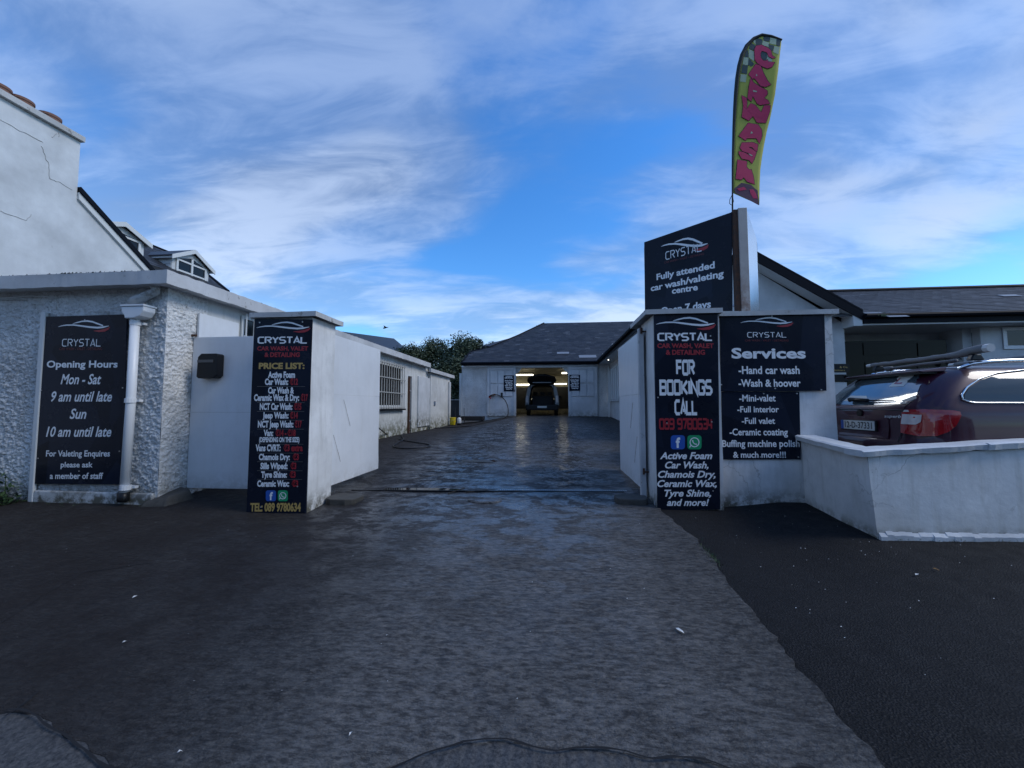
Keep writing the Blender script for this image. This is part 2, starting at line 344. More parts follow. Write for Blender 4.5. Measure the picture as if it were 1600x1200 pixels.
# ------------------------------------------------------------------ mesh helpers
class MB:
    def __init__(s): s.v = []; s.f = []; s.segs = []
    def seg(s, n): s.segs.append((n, len(s.v), len(s.f)))
    def add(s, vs, fs):
        n = len(s.v); s.v += [tuple(v) for v in vs]; s.f += [tuple(i + n for i in f) for f in fs]; return s
    def box(s, x0, x1, y0, y1, z0, z1):
        return s.hexa([(x0, y0, z0), (x1, y0, z0), (x1, y1, z0), (x0, y1, z0), (x0, y0, z1), (x1, y0, z1), (x1, y1, z1), (x0, y1, z1)])
    def hexa(s, p): return s.add(p, [(3, 2, 1, 0), (4, 5, 6, 7), (0, 1, 5, 4), (1, 2, 6, 5), (2, 3, 7, 6), (3, 0, 4, 7)])
    def obox(s, O, U, V, W, u, v, w):            # oriented box: origin corner, unit dirs, ranges
        O, U, V, W = map(Vector, (O, U, V, W)); P = lambda a, b, c: O + U * a + V * b + W * c
        return s.hexa([P(u[0], v[0], w[0]), P(u[1], v[0], w[0]), P(u[1], v[1], w[0]), P(u[0], v[1], w[0]), P(u[0], v[0], w[1]), P(u[1], v[0], w[1]), P(u[1], v[1], w[1]), P(u[0], v[1], w[1])])
    def prism(s, poly, d):                        # 3D polygon extruded by vector d
        d = Vector(d); n = len(poly); a = [Vector(p) for p in poly]
        return s.add(a + [p + d for p in a], [tuple(range(n))[::-1], tuple(range(n, 2 * n))] + [(i, (i + 1) % n, n + (i + 1) % n, n + i) for i in range(n)])
    def bar(s, a, b, r, n=8, r2=None): return s.tube([a, b], r, n, r2)
    def tube(s, path, r, n=8, r2=None, caps=True):
        P = [Vector(p) for p in path]; k = len(P); vs = []; prev = None
        for i, p in enumerate(P):
            t = (P[min(i + 1, k - 1)] - P[max(i - 1, 0)]).normalized()
            if prev is None:
                u = t.cross(Vector((0, 0, 1)));  u = t.cross(Vector((1, 0, 0))) if u.length < .05 else u
            else: u = prev - t * prev.dot(t)
            u.normalize(); prev = u; w = t.cross(u)
            rr = r[i] if isinstance(r, (list, tuple)) else (r if r2 is None else r + (r2 - r) * i / max(1, k - 1))
            for j in range(n):
                a = 2 * math.pi * j / n; vs.append(p + (u * math.cos(a) + w * math.sin(a)) * rr)
        fs = [(i * n + j, i * n + (j + 1) % n, (i + 1) * n + (j + 1) % n, (i + 1) * n + j) for i in range(k - 1) for j in range(n)]
        if caps: fs += [tuple(range(n))[::-1], tuple(range((k - 1) * n, k * n))]
        return s.add(vs, fs)
    def lathe(s, c, prof, n=16, axis='z'):
        c = Vector(c); vs = []
        for r, h in prof:
            for j in range(n):
                a = 2 * math.pi * j / n
                o = (r * math.cos(a), r * math.sin(a), h) if axis == 'z' else (r * math.cos(a), h, r * math.sin(a))
                vs.append(c + Vector(o))
        k = len(prof)
        return s.add(vs, [(i * n + j, i * n + (j + 1) % n, (i + 1) * n + (j + 1) % n, (i + 1) * n + j) for i in range(k - 1) for j in range(n)] + [tuple(range(n))[::-1], tuple(range((k - 1) * n, k * n))])
    def build(s, name, m, root=None, bevel=0, smooth=False, kind=None, local=False, seg=2):
        me = bpy.data.meshes.new(name)
        off = Vector(root.location) if (root is not None and not local) else Vector((0, 0, 0))
        me.from_pydata([Vector(v) - off for v in s.v], [], s.f); me.update()
        bm = bmesh.new(); bm.from_mesh(me); bmesh.ops.recalc_face_normals(bm, faces=bm.faces); bm.to_mesh(me); bm.free()
        me.materials.append(m)
        if smooth: me.polygons.foreach_set('use_smooth', [True] * len(me.polygons))
        o = bpy.data.objects.new(name, me); COL.objects.link(o)
        if root is not None: o.parent = root
        if bevel:
            b = o.modifiers.new('bevel', 'BEVEL'); b.width = bevel; b.segments = seg; b.limit_method = 'ANGLE'; b.angle_limit = R(35)
        if kind: o['kind'] = kind
        return o
def sub(o, root):                                 # make o (built in world coordinates with root None/loc) a child of a part
    o.parent = root; return o
def thing(name, label, cat, loc=(0, 0, 0), group=None):
    o = bpy.data.objects.new(name, None); COL.objects.link(o); o.location = loc; o.empty_display_size = .1
    o['label'] = label; o['category'] = cat
    if group: o['group'] = group
    return o
def tag(o, label, cat, group=None):
    o['label'] = label; o['category'] = cat
    if group: o['group'] = group
    return o
def struct(o): o['kind'] = 'structure'; return o
def subpart(mb, name, m, part, root, **k):
    """a mesh in world coordinates parented to a part (parts sit at their root's origin)"""
    off = Vector(root.location); mb.v = [tuple(Vector(v) - off) for v in mb.v]
    o = mb.build(name, m, None, **k); o.parent = part; return o

# ------------------------------------------------------------------ lettering
_tc = {}
def text_geo(s, bold, shear):
    key = (s, bold, shear)
    if key in _tc: return _tc[key]
    cu = bpy.data.curves.new('t', 'FONT'); cu.body = s; cu.size = 1; cu.offset = bold; cu.shear = shear; cu.resolution_u = 3; cu.fill_mode = 'FRONT'
    ob = bpy.data.objects.new('t', cu); COL.objects.link(ob); bpy.context.view_layer.update()
    me = bpy.data.meshes.new_from_object(ob.evaluated_get(bpy.context.evaluated_depsgraph_get()))
    vs = [tuple(v.co) for v in me.vertices]; fs = [tuple(p.vertices) for p in me.polygons]
    bpy.data.objects.remove(ob); bpy.data.curves.remove(cu); bpy.data.meshes.remove(me)
    _tc[key] = (vs, fs); return vs, fs
_h = text_geo('H', 0, 0)[0]; CAPH = max(v[1] for v in _h)
class Face:
    """a vertical (or any) plane with axes U (across) and V (up); hit() surveys a photo point onto it"""
    def __init__(s, O, U, V=(0, 0, 1)):
        s.O = Vector(O); s.U = Vector(U).normalized(); s.V = Vector(V).normalized(); s.N = s.U.cross(s.V)
        if s.N.dot(s.O - EYEV) > 0: s.N = -s.N
        s.k = 0
    def hit(s, px, py):
        r = ray(px, py); t = (s.O - EYEV).dot(s.N) / r.dot(s.N); p = EYEV + r * t - s.O; return p.dot(s.U), p.dot(s.V)
    def pt(s, u, v, d=0): return s.O + s.U * u + s.V * v + s.N * d
    def poly(s, mb, uv, d): mb.add([s.pt(u, v, d) for u, v in uv], [tuple(range(len(uv)))])
    def polypx(s, mb, pts, d): s.poly(mb, [s.hit(*p) for p in pts], d)
    def text(s, mb, t, x0, x1, yb, yt, bold=.02, shear=0., d=.0025, slope=None):
        """text filling photo columns x0..x1, baseline yb, capital height up to yt"""
        mb.seg('lettering'); vs, fs = text_geo(t, bold, shear)
        a = s.hit(x0, yb); b = s.hit(x1, yb if slope is None else yb + slope); c = s.hit(x0, yt)
        xs = [v[0] for v in vs]; mn, mx = min(xs), max(xs)
        w = b[0] - a[0]; h = c[1] - a[1]; dv = b[1] - a[1] if slope is not None else (b[1] - a[1])
        mb.add([s.pt(a[0] + (v[0] - mn) / (mx - mn) * w, a[1] + v[1] / CAPH * h + (v[0] - mn) / (mx - mn) * dv, d) for v in vs], fs)
    def stroke(s, mb, pts, th, d, closed=False):
        """mitred ribbon through uv points"""
        P = [Vector((p[0], p[1])) for p in pts]; n = len(P); Lf = []; Rt = []
        for i in range(n):
            a = P[i] - P[i - 1] if (i > 0 or closed) else P[1] - P[0]
            b = P[(i + 1) % n] - P[i] if (i < n - 1 or closed) else a
            a = a.normalized(); b = b.normalized(); na = Vector((-a.y, a.x)); nb = Vector((-b.y, b.x)); m = (na + nb)
            m = m.normalized() if m.length > 1e-6 else na
            k = (th[i] if isinstance(th, list) else th) / 2 / max(.4, m.dot(na)); Lf.append(P[i] + m * k); Rt.append(P[i] - m * k)
        vs = [s.pt(p.x, p.y, d) for p in Lf] + [s.pt(p.x, p.y, d) for p in Rt]
        fs = [(i, (i + 1) % n, n + (i + 1) % n, n + i) for i in range(n if closed else n - 1)]
        mb.add(vs, fs)
GL = {  # block capitals on a 4 x 6 cell grid as polylines
 'C': [[(4, 6), (1, 6), (0, 5), (0, 1), (1, 0), (4, 0)]], 'R': [[(0, 0), (0, 6), (3, 6), (4, 5), (4, 4), (3, 3), (1, 3)], [(2.2, 2.5), (4, 0)]],
 'Y': [[(0, 6), (2, 3.2), (2, 0)], [(4, 6), (2.4, 3.6)]], 'S': [[(4, 6), (1, 6), (0, 5), (0, 4), (1, 3), (3, 3), (4, 2), (4, 1), (3, 0), (0, 0)]],
 'T': [[(0, 6), (4, 6)], [(2, 5.5), (2, 0)]], 'A': [[(0, 0), (2, 6), (4, 0)], [(1.6, 1.6), (3, 1.6)]], 'L': [[(0, 6), (0, 0), (4, 0)]],
 'F': [[(0, 0), (0, 6), (3.8, 6)], [(.4, 3), (3.4, 3)]], 'O': [[(.6, 6), (3.4, 6), (4, 5.4), (4, .6), (3.4, 0), (.6, 0), (0, .6), (0, 5.4), (.6, 6)]],
 'B': [[(0, 0), (0, 6), (3.2, 6), (4, 5.3), (4, 3.7), (3.4, 3.05), (4, 2.4), (4, .7), (3.2, 0), (0, 0)], [(.5, 3.05), (3.2, 3.05)]],
 'K': [[(0, 0), (0, 6)], [(4, 6), (.9, 3), (4, 0)]], 'I': [[(2, 0), (2, 6)]], 'N': [[(0, 0), (0, 6), (4, 0), (4, 6)]],
 'G': [[(4, 4.6), (4, 5.4), (3.4, 6), (.6, 6), (0, 5.4), (0, .6), (.6, 0), (3.4, 0), (4, .6), (4, 2.9), (2.3, 2.9)]],
 '0': [[(.6, 6), (3.4, 6), (4, 5.4), (4, .6), (3.4, 0), (.6, 0), (0, .6), (0, 5.4), (.6, 6)]],
 '8': [[(.6, 6), (3.4, 6), (4, 5.4), (4, .6), (3.4, 0), (.6, 0), (0, .6), (0, 5.4), (.6, 6)], [(.5, 3), (3.5, 3)]],
 '9': [[(3.6, 3), (.6, 3), (0, 3.5), (0, 5.4), (.6, 6), (3.4, 6), (4, 5.4), (4, .6), (3.4, 0), (0, 0)]],
 '7': [[(0, 6), (4, 6), (1.6, 0)]], '6': [[(4, 6), (.6, 6), (0, 5.4), (0, .6), (.6, 0), (3.4, 0), (4, .6), (4, 2.5), (3.4, 3), (.5, 3)]],
 '3': [[(0, 6), (3.4, 6), (4, 5.4), (4, 3.6), (3.4, 3), (4, 2.4), (4, .6), (3.4, 0), (0, 0)], [(.8, 3), (3.2, 3)]],
 '4': [[(0, 6), (0, 2.4), (4, 2.4)], [(3.2, 6), (3.2, 0)]],
}
def block_text(F, mb, t, x0, x1, yb, yt, th=.9, gap=1.6, d=.003, slope=0):
    mb.seg('lettering'); a = F.hit(x0, yb); b = F.hit(x1, yb + slope); c = F.hit(x0, yt); w = b[0] - a[0]; h = c[1] - a[1]; dv = b[1] - a[1]
    adv = {' ': 2.0, 'I': 1.0}
    tot = sum(adv.get(ch, 4) for ch in t) + gap * (len(t) - 1) + th; pos = th / 2; sx = w / tot; sy = h / (6 + th)
    for ch in t:
        wd = adv.get(ch, 4)
        if ch != ' ':
            for k, pl in enumerate(GL[ch]):
                off = -1.5 if ch == 'I' else 0
                # scale the ribbon anisotropically: draw in cell space, then map
                P = [Vector(((pos + p[0] + off), p[1] + th / 2)) for p in pl]
                tmp = Face((0, 0, 0), (1, 0, 0)); m2 = MB(); closed = (P[0] - P[-1]).length < 1e-6
                tmp.stroke(m2, [(p.x, p.y) for p in (P[:-1] if closed else P)], th, 0, closed)
                vs = [F.pt(a[0] + v[0] * sx, a[1] + v[2] * sy + dv * (v[0] / tot), d + .0004 * k) for v in m2.v]
                mb.add(vs, m2.f)
        pos += wd + gap
def swoosh(F, white, red, x0, x1, ytop, ybot, slope=0):
    """car outline emblem in photo box"""
    def q(a, b): return F.hit(x0 + (x1 - x0) * a, ybot + (ytop - ybot) * b + slope * a)
    white.seg('car_emblem'); red.seg('emblem_accent')
    def rib(mb, pts, th, d):
        h = abs(q(0, 1)[1] - q(0, 0)[1]); F.stroke(mb, [q(*p) for p in pts], [t * h for t in th], d)
    rib(white, [(0, .48), (.06, .56), (.16, .63), (.3, .64), (.45, .56), (.6, .47), (.75, .42), (.86, .46), (.97, .56)], [.02, .07, .10, .11, .13, .14, .15, .14, .04], .003)
    rib(white, [(.28, .74), (.36, .84), (.46, .94), (.56, .97), (.66, .90), (.76, .74), (.86, .58)], [.03, .09, .11, .13, .13, .12, .10], .0034)
    rib(red, [(.68, .16), (.78, .14), (.88, .20), (.95, .32), (.99, .48)], [.03, .16, .22, .18, .04], .003)
def fb_icon(F, blue, white, x0, x1, yt, yb):
    def rr(mb, x0, x1, yt, yb, d, r):
        pts = []
        for cx, cy, a0 in ((x1 - r, yt + r, -90), (x1 - r, yb - r, 0), (x0 + r, yb - r, 90), (x0 + r, yt + r, 180)):
            for k in range(4): a = R(a0 + 30 * k); pts.append((cx + r * math.cos(a), cy + r * math.sin(a)))
        F.polypx(mb, pts, d)
    blue.seg('icon'); rr(blue, x0, x1, yt, yb, .003, (x1 - x0) * .2)
    F.text(white, 'f', x0 + (x1 - x0) * .36, x0 + (x1 - x0) * .68, yb - (yb - yt) * .14, yt + (yb - yt) * .2, .04, d=.0045)
def phone_icon(F, green, white, x0, x1, yt, yb):
    r = (x1 - x0) * .2; pts = []
    for cx, cy, a0 in ((x1 - r, yt + r, -90), (x1 - r, yb - r, 0), (x0 + r, yb - r, 90), (x0 + r, yt + r, 180)):
        for k in range(4): a = R(a0 + 30 * k); pts.append((cx + r * math.cos(a), cy + r * math.sin(a)))
    green.seg('icon'); F.polypx(green, pts, .003); white.seg('icon_mark')
    cx, cy = (x0 + x1) / 2, (yt + yb) / 2; q = (x1 - x0) * .32
    ring = [F.hit(cx + q * math.cos(R(a)), cy + q * math.sin(R(a))) for a in range(0, 360, 24)]
    w = abs(F.hit(cx + 1, cy)[0] - F.hit(cx, cy)[0]) * (x1 - x0)
    F.stroke(white, ring, w * .07, .0045, True)
    F.stroke(white, [F.hit(cx - q * .75, cy + q * .6), F.hit(cx - q * 1.1, cy + q * 1.15)], w * .07, .0050)
    F.stroke(white, [F.hit(cx - q * .45, cy - q * .45), F.hit(cx - q * .3, cy + q * .05), F.hit(cx + q * .05, cy + q * .38), F.hit(cx + q * .5, cy + q * .45)], [w * .10, w * .06, w * .06, w * .10], .0045)
class Sign:
    def __init__(s, name, label, F, px, thick=.012, board='sign', cat='sign', group=None, group_pts=None):
        s.F = F; c = [F.hit(*p) for p in px]
        cu = sum(a for a, b in c) / 4; cv = min(b for a, b in c)
        s.root = thing(name, label, cat, F.pt(cu, cv), group)
        m = MB(); m.prism([F.pt(a, b, 0) for a, b in c], F.N * (-thick)); m.build('board', M[board], s.root)
        s.ink = {}
    def mb(s, c): return s.ink.setdefault(c, MB())
    def screws(s, pts):
        for p in pts:
            u, v = s.F.hit(*p); m = MB(); c = s.F.pt(u, v, .001); m.bar(c, c + s.F.N * .005, .009, 8); m.build('screw', M['screw'], s.root)
    def done(s):
        names = {'ink_white': 'white_lettering', 'ink_red': 'red_lettering', 'ink_darkred': 'dark_red_lettering', 'ink_gold': 'gold_lettering', 'ink_blue': 'blue_icon', 'ink_green': 'green_icon', 'ink_grey': 'divider_lines', 'ink_black': 'black_lettering'}
        for k, m in s.ink.items():
            if not m.segs or m.segs[0][1] > 0: m.segs.insert(0, ('mark', 0, 0))
            m.segs.append(('end', len(m.v), len(m.f)))
            for (n, a, b), (_, c, d) in zip(m.segs, m.segs[1:]):
                if d == b: continue
                q = MB(); q.v = m.v[a:c]; q.f = [tuple(i - a for i in f) for f in m.f[b:d]]; q.build(n, M[k], s.root)

# ================================================================== GROUND
def sheet(name, m, xs, ys, zf, edge=None, skirt=0):
    nx, ny = len(xs), len(ys); vs = []; fs = []
    for j, y in enumerate(ys):
        for i, x in enumerate(xs):
            X = x if edge is None else edge(x, y)
            vs.append((X, y, zf(X, y)))
    fs = [(j * nx + i, j * nx + i + 1, (j + 1) * nx + i + 1, (j + 1) * nx + i) for j in range(ny - 1) for i in range(nx - 1)]
    if skirt:
        n0 = len(vs); per = [i for i in range(nx)] + [j * nx + nx - 1 for j in range(1, ny)] + [(ny - 1) * nx + i for i in range(nx - 2, -1, -1)] + [j * nx for j in range(ny - 2, 0, -1)]
        vs += [(vs[i][0], vs[i][1], vs[i][2] - skirt) for i in per]; k = len(per)
        fs += [(per[(a + 1) % k], per[a], n0 + a, n0 + (a + 1) % k) for a in range(k)]
    me = bpy.data.meshes.new(name); me.from_pydata(vs, [], fs); me.update(); me.materials.append(m)
    me.polygons.foreach_set('use_smooth', [True] * len(me.polygons))
    o = bpy.data.objects.new(name, me); COL.objects.link(o); return struct(o)
def lin(a, b, s):
    n = max(1, round(abs(b - a) / s)); return [a + (b - a) * i / n for i in range(n + 1)]
sheet('ground', M['asphalt'], [-400, -120, -40] + lin(-20, 20, 1.0) + [40, 120, 400], [-300, -80, -20] + lin(-8, 30, .5) + [60, 150, 500], lambda x, y: g(x, y) - .03)
sheet('asphalt_forecourt', M['asphalt'], lin(1.0, 14, .12), lin(-3, 5.3, .08), lambda x, y: g(x, y) - .008 + .006 * noise.noise(Vector((x * 3, y * 3, 0))))
_ed = [(1.6, 1.33), (1.84, 1.33), (2.25, 1.33), (2.72, 1.37), (3.2, 1.36), (3.71, 1.44), (4.2, 1.43), (4.82, 1.36), (5.2, 1.34), (6.5, 1.7), (8.5, 3.2), (21, 3.2)]
def edge_x(y):
    for (a, p), (b, q) in zip(_ed, _ed[1:]):
        if y <= b: t = (y - a) / (b - a); v = p + (q - p) * max(0, t); break
    else: v = 3.2
    if y < 5.1: v += .035 * noise.noise(Vector((0, y * 5, 3))) + .02 * noise.noise(Vector((0, y * 17, 9)))
    return v
def seam_y(x):                                     # front edge of the drive slab, above the road
    base = 1.73 + .05 * noise.noise(Vector((x * 3, 0, 5))) + .02 * noise.noise(Vector((x * 11, 0, 2)))
    if x < -.35: base -= .30 * sstep(-.35, -1.0, x)
    if x < -1.5: base += .22 * sstep(-1.5, -2.4, x)
    return base
XL = -14.0
def conc_z(x, y):
    z = g(x, y) + .010
    z += .010 * noise.noise(Vector((x * 1.3, y * 1.3, 0))) + .004 * noise.noise(Vector((x * 5, y * 5, 1)))
    tr = min(abs(x + 1.75), abs(x - .30)); t = max(0, 1 - tr / .55) * sstep(6, 8, y) * (1 - sstep(15, 17, y))
    z -= t * .010 * max(0, noise.noise(Vector((x * 6, y * 4, 4)))) * 2
    z -= .03 * math.exp(-(((x + 1.9) / .75) ** 2 + ((y - 5.72) / .16) ** 2))     # dip holding the puddle at the drain
    z -= .02 * math.exp(-(((x + 1.45) / .5) ** 2 + ((y - 7.95) / .22) ** 2))
    z += .012 * math.exp(-(((x + .95) / .28) ** 2 + ((y - 5.15) / .10) ** 2))
    return z
tx = [-1 + i / 60 * .30 for i in range(12)] ; xs = lin(0, 1, 1 / 420)
def warp(t): return XL + (1.0 - XL) * (1 - (1 - t) ** 1.9) / 1.0
ysd = lin(0, 1, 1 / 330)
def cy(t): return 1.6 + 18.9 * (t ** 1.7)
_ys = [cy(t) for t in ysd]
def conc_edge(x, y):
    t = warp(x); e = edge_x(y)
    return XL + (t - XL) / (1.0 - XL) * (e - XL)
def build_drive():
    nx = len(xs); vs = []
    for y in _ys:
        for t in xs:
            X = conc_edge(t, y); Y = y
            k = max(0, 1 - (y - 1.6) / 1.2); Y = y + k * (seam_y(X) - 1.6)
            kk = max(0, 1 - (y - 1.6) / .12); vs.append((X, Y, conc_z(X, Y) * (1 - kk) + (g(X, Y) + .0005) * kk))
    ny = len(_ys)
    fs = [(j * nx + i, j * nx + i + 1, (j + 1) * nx + i + 1, (j + 1) * nx + i) for j in range(ny - 1) for i in range(nx - 1)]
    per = [j * nx + nx - 1 for j in range(ny - 1, -1, -1)] + [i for i in range(nx - 2, -1, -1)]
    n0 = len(vs); vs += [(vs[i][0] + .004, vs[i][1], vs[i][2] - .05) for i in per]
    fs += [(per[a], per[a + 1], n0 + a + 1, n0 + a) for a in range(len(per) - 1)]
    me = bpy.data.meshes.new('driveway'); me.from_pydata(vs, [], fs); me.update(); me.materials.append(M['concrete'])
    me.polygons.foreach_set('use_smooth', [True] * len(me.polygons))
    o = bpy.data.objects.new('driveway', me); COL.objects.link(o); struct(o)
build_drive()
sheet('road', M['road'], lin(-9, 1.30, .1), lin(-1.5, 2.4, .06), lambda x, y: g(x, y) - .002 + .006 * noise.noise(Vector((x * 3, y * 3, 7))))
sheet('parking_lot', M['asphalt'], [3.3 + .6 * i for i in range(26)], [4.22 + .56 * i for i in range(13)], lambda x, y: .5 + .02 * (y - 4.4))
def blob(name, m, cx, cy, rx, ry, z, seed, n=48, parts=1):
    vs = []
    for i in range(n):
        a = 2 * math.pi * i / n; k = 1 + .35 * noise.noise(Vector((math.cos(a) * 1.6 + seed, math.sin(a) * 1.6, seed))) + .12 * noise.noise(Vector((math.cos(a) * 6, math.sin(a) * 6, seed)))
        vs.append((cx + rx * k * math.cos(a), cy + ry * k * math.sin(a), z))
    mb = MB(); mb.add(vs, [tuple(range(n))]); return struct(mb.build(name, m))
sheet('parking_lot', M['asphalt'], [2.0, 2.6, 3.355], [5.96 + .44 * i for i in range(10)], lambda x, y: .5 + .02 * (y - 4.4))
blob('puddle', M['puddle'], -1.95, 5.74, .72, .12, g(-1.95, 5.74) - .006, 1.3)
blob('puddle', M['puddle'], -1.45, 7.95, .42, .15, g(-1.45, 7.95) - .001, 4.1)
blob('puddle', M['puddle'], -1.0, 5.66, .45, .05, g(-1.0, 5.66) + .001, 8.1)
# drain channel across the gateway
dr = MB(); 
for k in range(40):
    x0 = -2.95 + k * .1; y0 = 5.52 + (x0 + 2.95) * .055; z = g(x0, y0) + .018
    dr.box(x0, x0 + .1, y0, y0 + .018, z - .02, z + .003)
struct(dr.build('drain_edge', M['black']))
gr = MB()
for k in range(62):
    x0 = -.75 + k * .030; y0 = 5.56 + (x0 + 2.95) * .055; z = g(x0, y0) + .016
    gr.box(x0, x0 + .016, y0, y0 + .05, z - .02, z + .006)
o = gr.build('drain_grating', M['alu']); o['kind'] = 'structure'
# surface cracks and joints: thin dark recess fillers
def crack(pts, w, m=None):
    mb = MB(); P = []
    for (a, b) in zip(pts, pts[1:]):
        for t in range(10): P.append((a[0] + (b[0] - a[0]) * t / 10, a[1] + (b[1] - a[1]) * t / 10))
    P.append(pts[-1]); vs = []
    for i, (x, y) in enumerate(P):
        x += .02 * noise.noise(Vector((x * 5, y * 5, 1))); y += .03 * noise.noise(Vector((x * 5, y * 5, 8)))
        d = Vector((P[min(i + 1, len(P) - 1)][0] - P[max(i - 1, 0)][0], P[min(i + 1, len(P) - 1)][1] - P[max(i - 1, 0)][1])).normalized(); n = Vector((-d.y, d.x)) * w * (.5 + .5 * abs(noise.noise(Vector((x * 9, y * 9, 3)))) * 2)
        for s in (1, -1): vs.append((x + n.x * s, y + n.y * s, conc_z(x, y) + .004))
    mb.add(vs, [(2 * i, 2 * i + 1, 2 * i + 3, 2 * i + 2) for i in range(len(P) - 1)])
    struct(mb.build('pavement_crack', m or M['dark_void']))
def gp(px, py):
    p = atz(px, py, .2)
    for _ in range(6): p = atz(px, py, g(p.x, p.y) + .01)
    return (p.x, p.y)
crack([gp(600, 734), gp(680, 737), gp(760, 739)], .010); crack([gp(870, 738), gp(968, 736)], .010)
crack([(x_, seam_y(x_) - .012) for x_ in lin(-2.6, 1.31, .1)], .007)
crack([gp(0, 975), gp(60, 935), gp(130, 895), gp(240, 880)], .006); crack([gp(0, 1125), gp(60, 1082)], .006)
crack([gp(715, 664), gp(800, 690)], .006)
# loose litter and fallen leaves on the drive
lit = [((212, 934), .035, 'paper'), ((195, 1007), .022, 'paper'), ((1062, 988), .055, 'paper'), ((1433, 897), .04, 'paper'), ((1462, 889), .04, 'leafbit'), ((548, 1150), .018, 'paper'), ((281, 1178), .018, 'paper')]
M['leafbit'] = mat('dry_leaf', (.28, .15, .04), .8)
whr = ['lying left of the drive below the letterbox', 'lying on dark concrete at the left, nearest the camera', 'lying on the right of the drive by its asphalt edge', 'on the asphalt in front of the low wall', 'on the asphalt in front of the low wall', 'near the bottom edge left of centre', 'near the bottom edge at the far left']
for (p, s, k), w in zip(lit, whr):
    x, y = gp(*p); mb = MB(); zz = max(conc_z(x, y), g(x, y)) + .008 if x < 1.35 else g(x, y) + .006
    a = random.random() * 3; P = [(-1, -.25), (-.3, -.4), (.5, -.2), (1, .1), (.4, .35), (-.5, .25)]
    mb.add([(x + s * (u * math.cos(a) - v * math.sin(a)) * .6, y + s * (u * math.sin(a) + v * math.cos(a)) * .6, zz + .004 * (i % 3)) for i, (u, v) in enumerate(P)], [(0, 1, 5), (1, 4, 5), (1, 2, 4), (2, 3, 4)])
    o = mb.build('litter' if k == 'paper' else 'fallen_leaf', M[k]); tag(o, ('torn white scrap of paper ' if k == 'paper' else 'small orange dry leaf ') + w, 'litter')
deb = MB()
for k in range(260):
    if random.random() < .5: x = random.uniform(-5, 1.2); y = random.uniform(1.9, 7)
    else: x = random.uniform(1.6, 6); y = random.choice([random.uniform(2, 4.1), random.uniform(3.6, 5)]) 
    if x > 1.5 and x < 3.1 and y > 5.0: continue
    if x > 3.0 and y > 4.1: continue
    z = (conc_z(x, y) if x < 1.3 else g(x, y)) + .003; s = random.uniform(.002, .0055)
    deb.add([(x - s, y, z), (x + s * .4, y - s * .8, z), (x + s, y + s * .5, z + s * .6), (x, y + s, z)], [(0, 1, 2), (0, 2, 3)])
o = deb.build('grit', M['paper'], kind='stuff'); tag(o, 'tiny pale grit and bits scattered over the drive and asphalt', 'grit')

# ================================================================== LEFT OFFICE BUILDING
OX = -5.2; OY = 4.68                                   # side wall plane, front wall plane
off = thing('office_building', 'long flat-roofed white roughcast building on the left with a weathered white fascia', 'building', (-7, 4.68, .2))
def rough_panel(root, name, O, U, V, N, w, h, step, amp, m, sc=26, z0=0):
    U, V, N, O = Vector(U), Vector(V), Vector(N), Vector(O); nu, nv = int(w / step) + 1, int(h / step) + 1; vs = []
    for j in range(nv):
        for i in range(nu):
            a, b = w * i / (nu - 1), h * j / (nv - 1); p = O + U * a + V * b
            q = p * sc; d = .7 * noise.noise(q * .55 + Vector((3, 1, 7))) + .8 * noise.noise(Vector((q.x, q.y, q.z * 1.25))) + .55 * noise.noise(q * 2.3); edge = min(1, min(a, w - a) / .03)
            vs.append(p + N * (d * amp * edge + .3 * amp * noise.noise(p * 3)))
    mb = MB(); mb.add(vs, [(j * nu + i, j * nu + i + 1, (j + 1) * nu + i + 1, (j + 1) * nu + i) for j in range(nv - 1) for i in range(nu - 1)])
    return mb.build(name, m, root, smooth=True)
m = MB(); m.box(-12.5, OX - .27, OY + .02, 16.0, -.2, 3.23); m.box(OX - .27, OX - .02, OY + .02, 5.3, -.2, 3.23); m.build('wall_core', M['roughcast'], off)
rough_panel(off, 'front_wall', (-8.8, OY, .0), (1, 0, 0), (0, 0, 1), (0, -1, 0), 8.8 + OX, 3.25, .0115, .022, M['roughcast'], 34)
rough_panel(off, 'front_wall', (-12.4, OY, .0), (1, 0, 0), (0, 0, 1), (0, -1, 0), 3.598, 3.25, .04, .01, M['roughcast'])
rough_panel(off, 'corner_wall', (OX, OY, .0), (0, 1, 0), (0, 0, 1), (1, 0, 0), .62, 3.25, .0115, .020, M['roughcast'], 34)
# plinth along the foot of the front wall
tx0, tx1 = aty(42, 788, OY - .06).x, aty(49.5, 788, OY - .06).x
m = MB(); m.box(tx1 + .002, OX - .02, OY - .055, OY - .016, .0, .40); m.build('plinth', M['wall'], off, bevel=.02)
m = MB(); m.box(tx0, tx1, OY - .06, OY - .016, .0, 2.86); m.build('corner_trim', M['white_trim'], off, bevel=.01)
# side wall in the yard with openings cut in sections
WY = lambda px, py=600: atx(px, py, OX).y
yw0, yw1 = WY(590), WY(628); yd0, yd1 = WY(637.5), WY(643.5)
zt_w = atx(609, 569, OX).z; zb_w = atx(609, 636, OX).z
m = MB()
def sec(y0, y1, z0, z1, x0=OX - .22, x1=OX): m.box(x0, x1, y0, y1, z0, z1)
sec(5.3, yw0, 0, 3.22); sec(yw0, yw1, 0, zb_w); sec(yw0, yw1, zt_w, 3.22); sec(yw1, yd0, 0, 3.22); sec(yd0, yd1, 2.65, 3.22); sec(yd1, 15.9, 0, 3.22)
m.build('yard_wall', M['yard_wall'], off)
m = MB(); m.box(OX - .26, OX - .225, yd0 - .3, yd1 + .3, .3, 2.7); m.build('doorway_recess', M['dark_void'], off)
m = MB(); m.box(OX - .16, OX + .06, yd0 - .02, yd0 + .08, .5, 2.6); d_ = m.build('door', M['rust'], off)
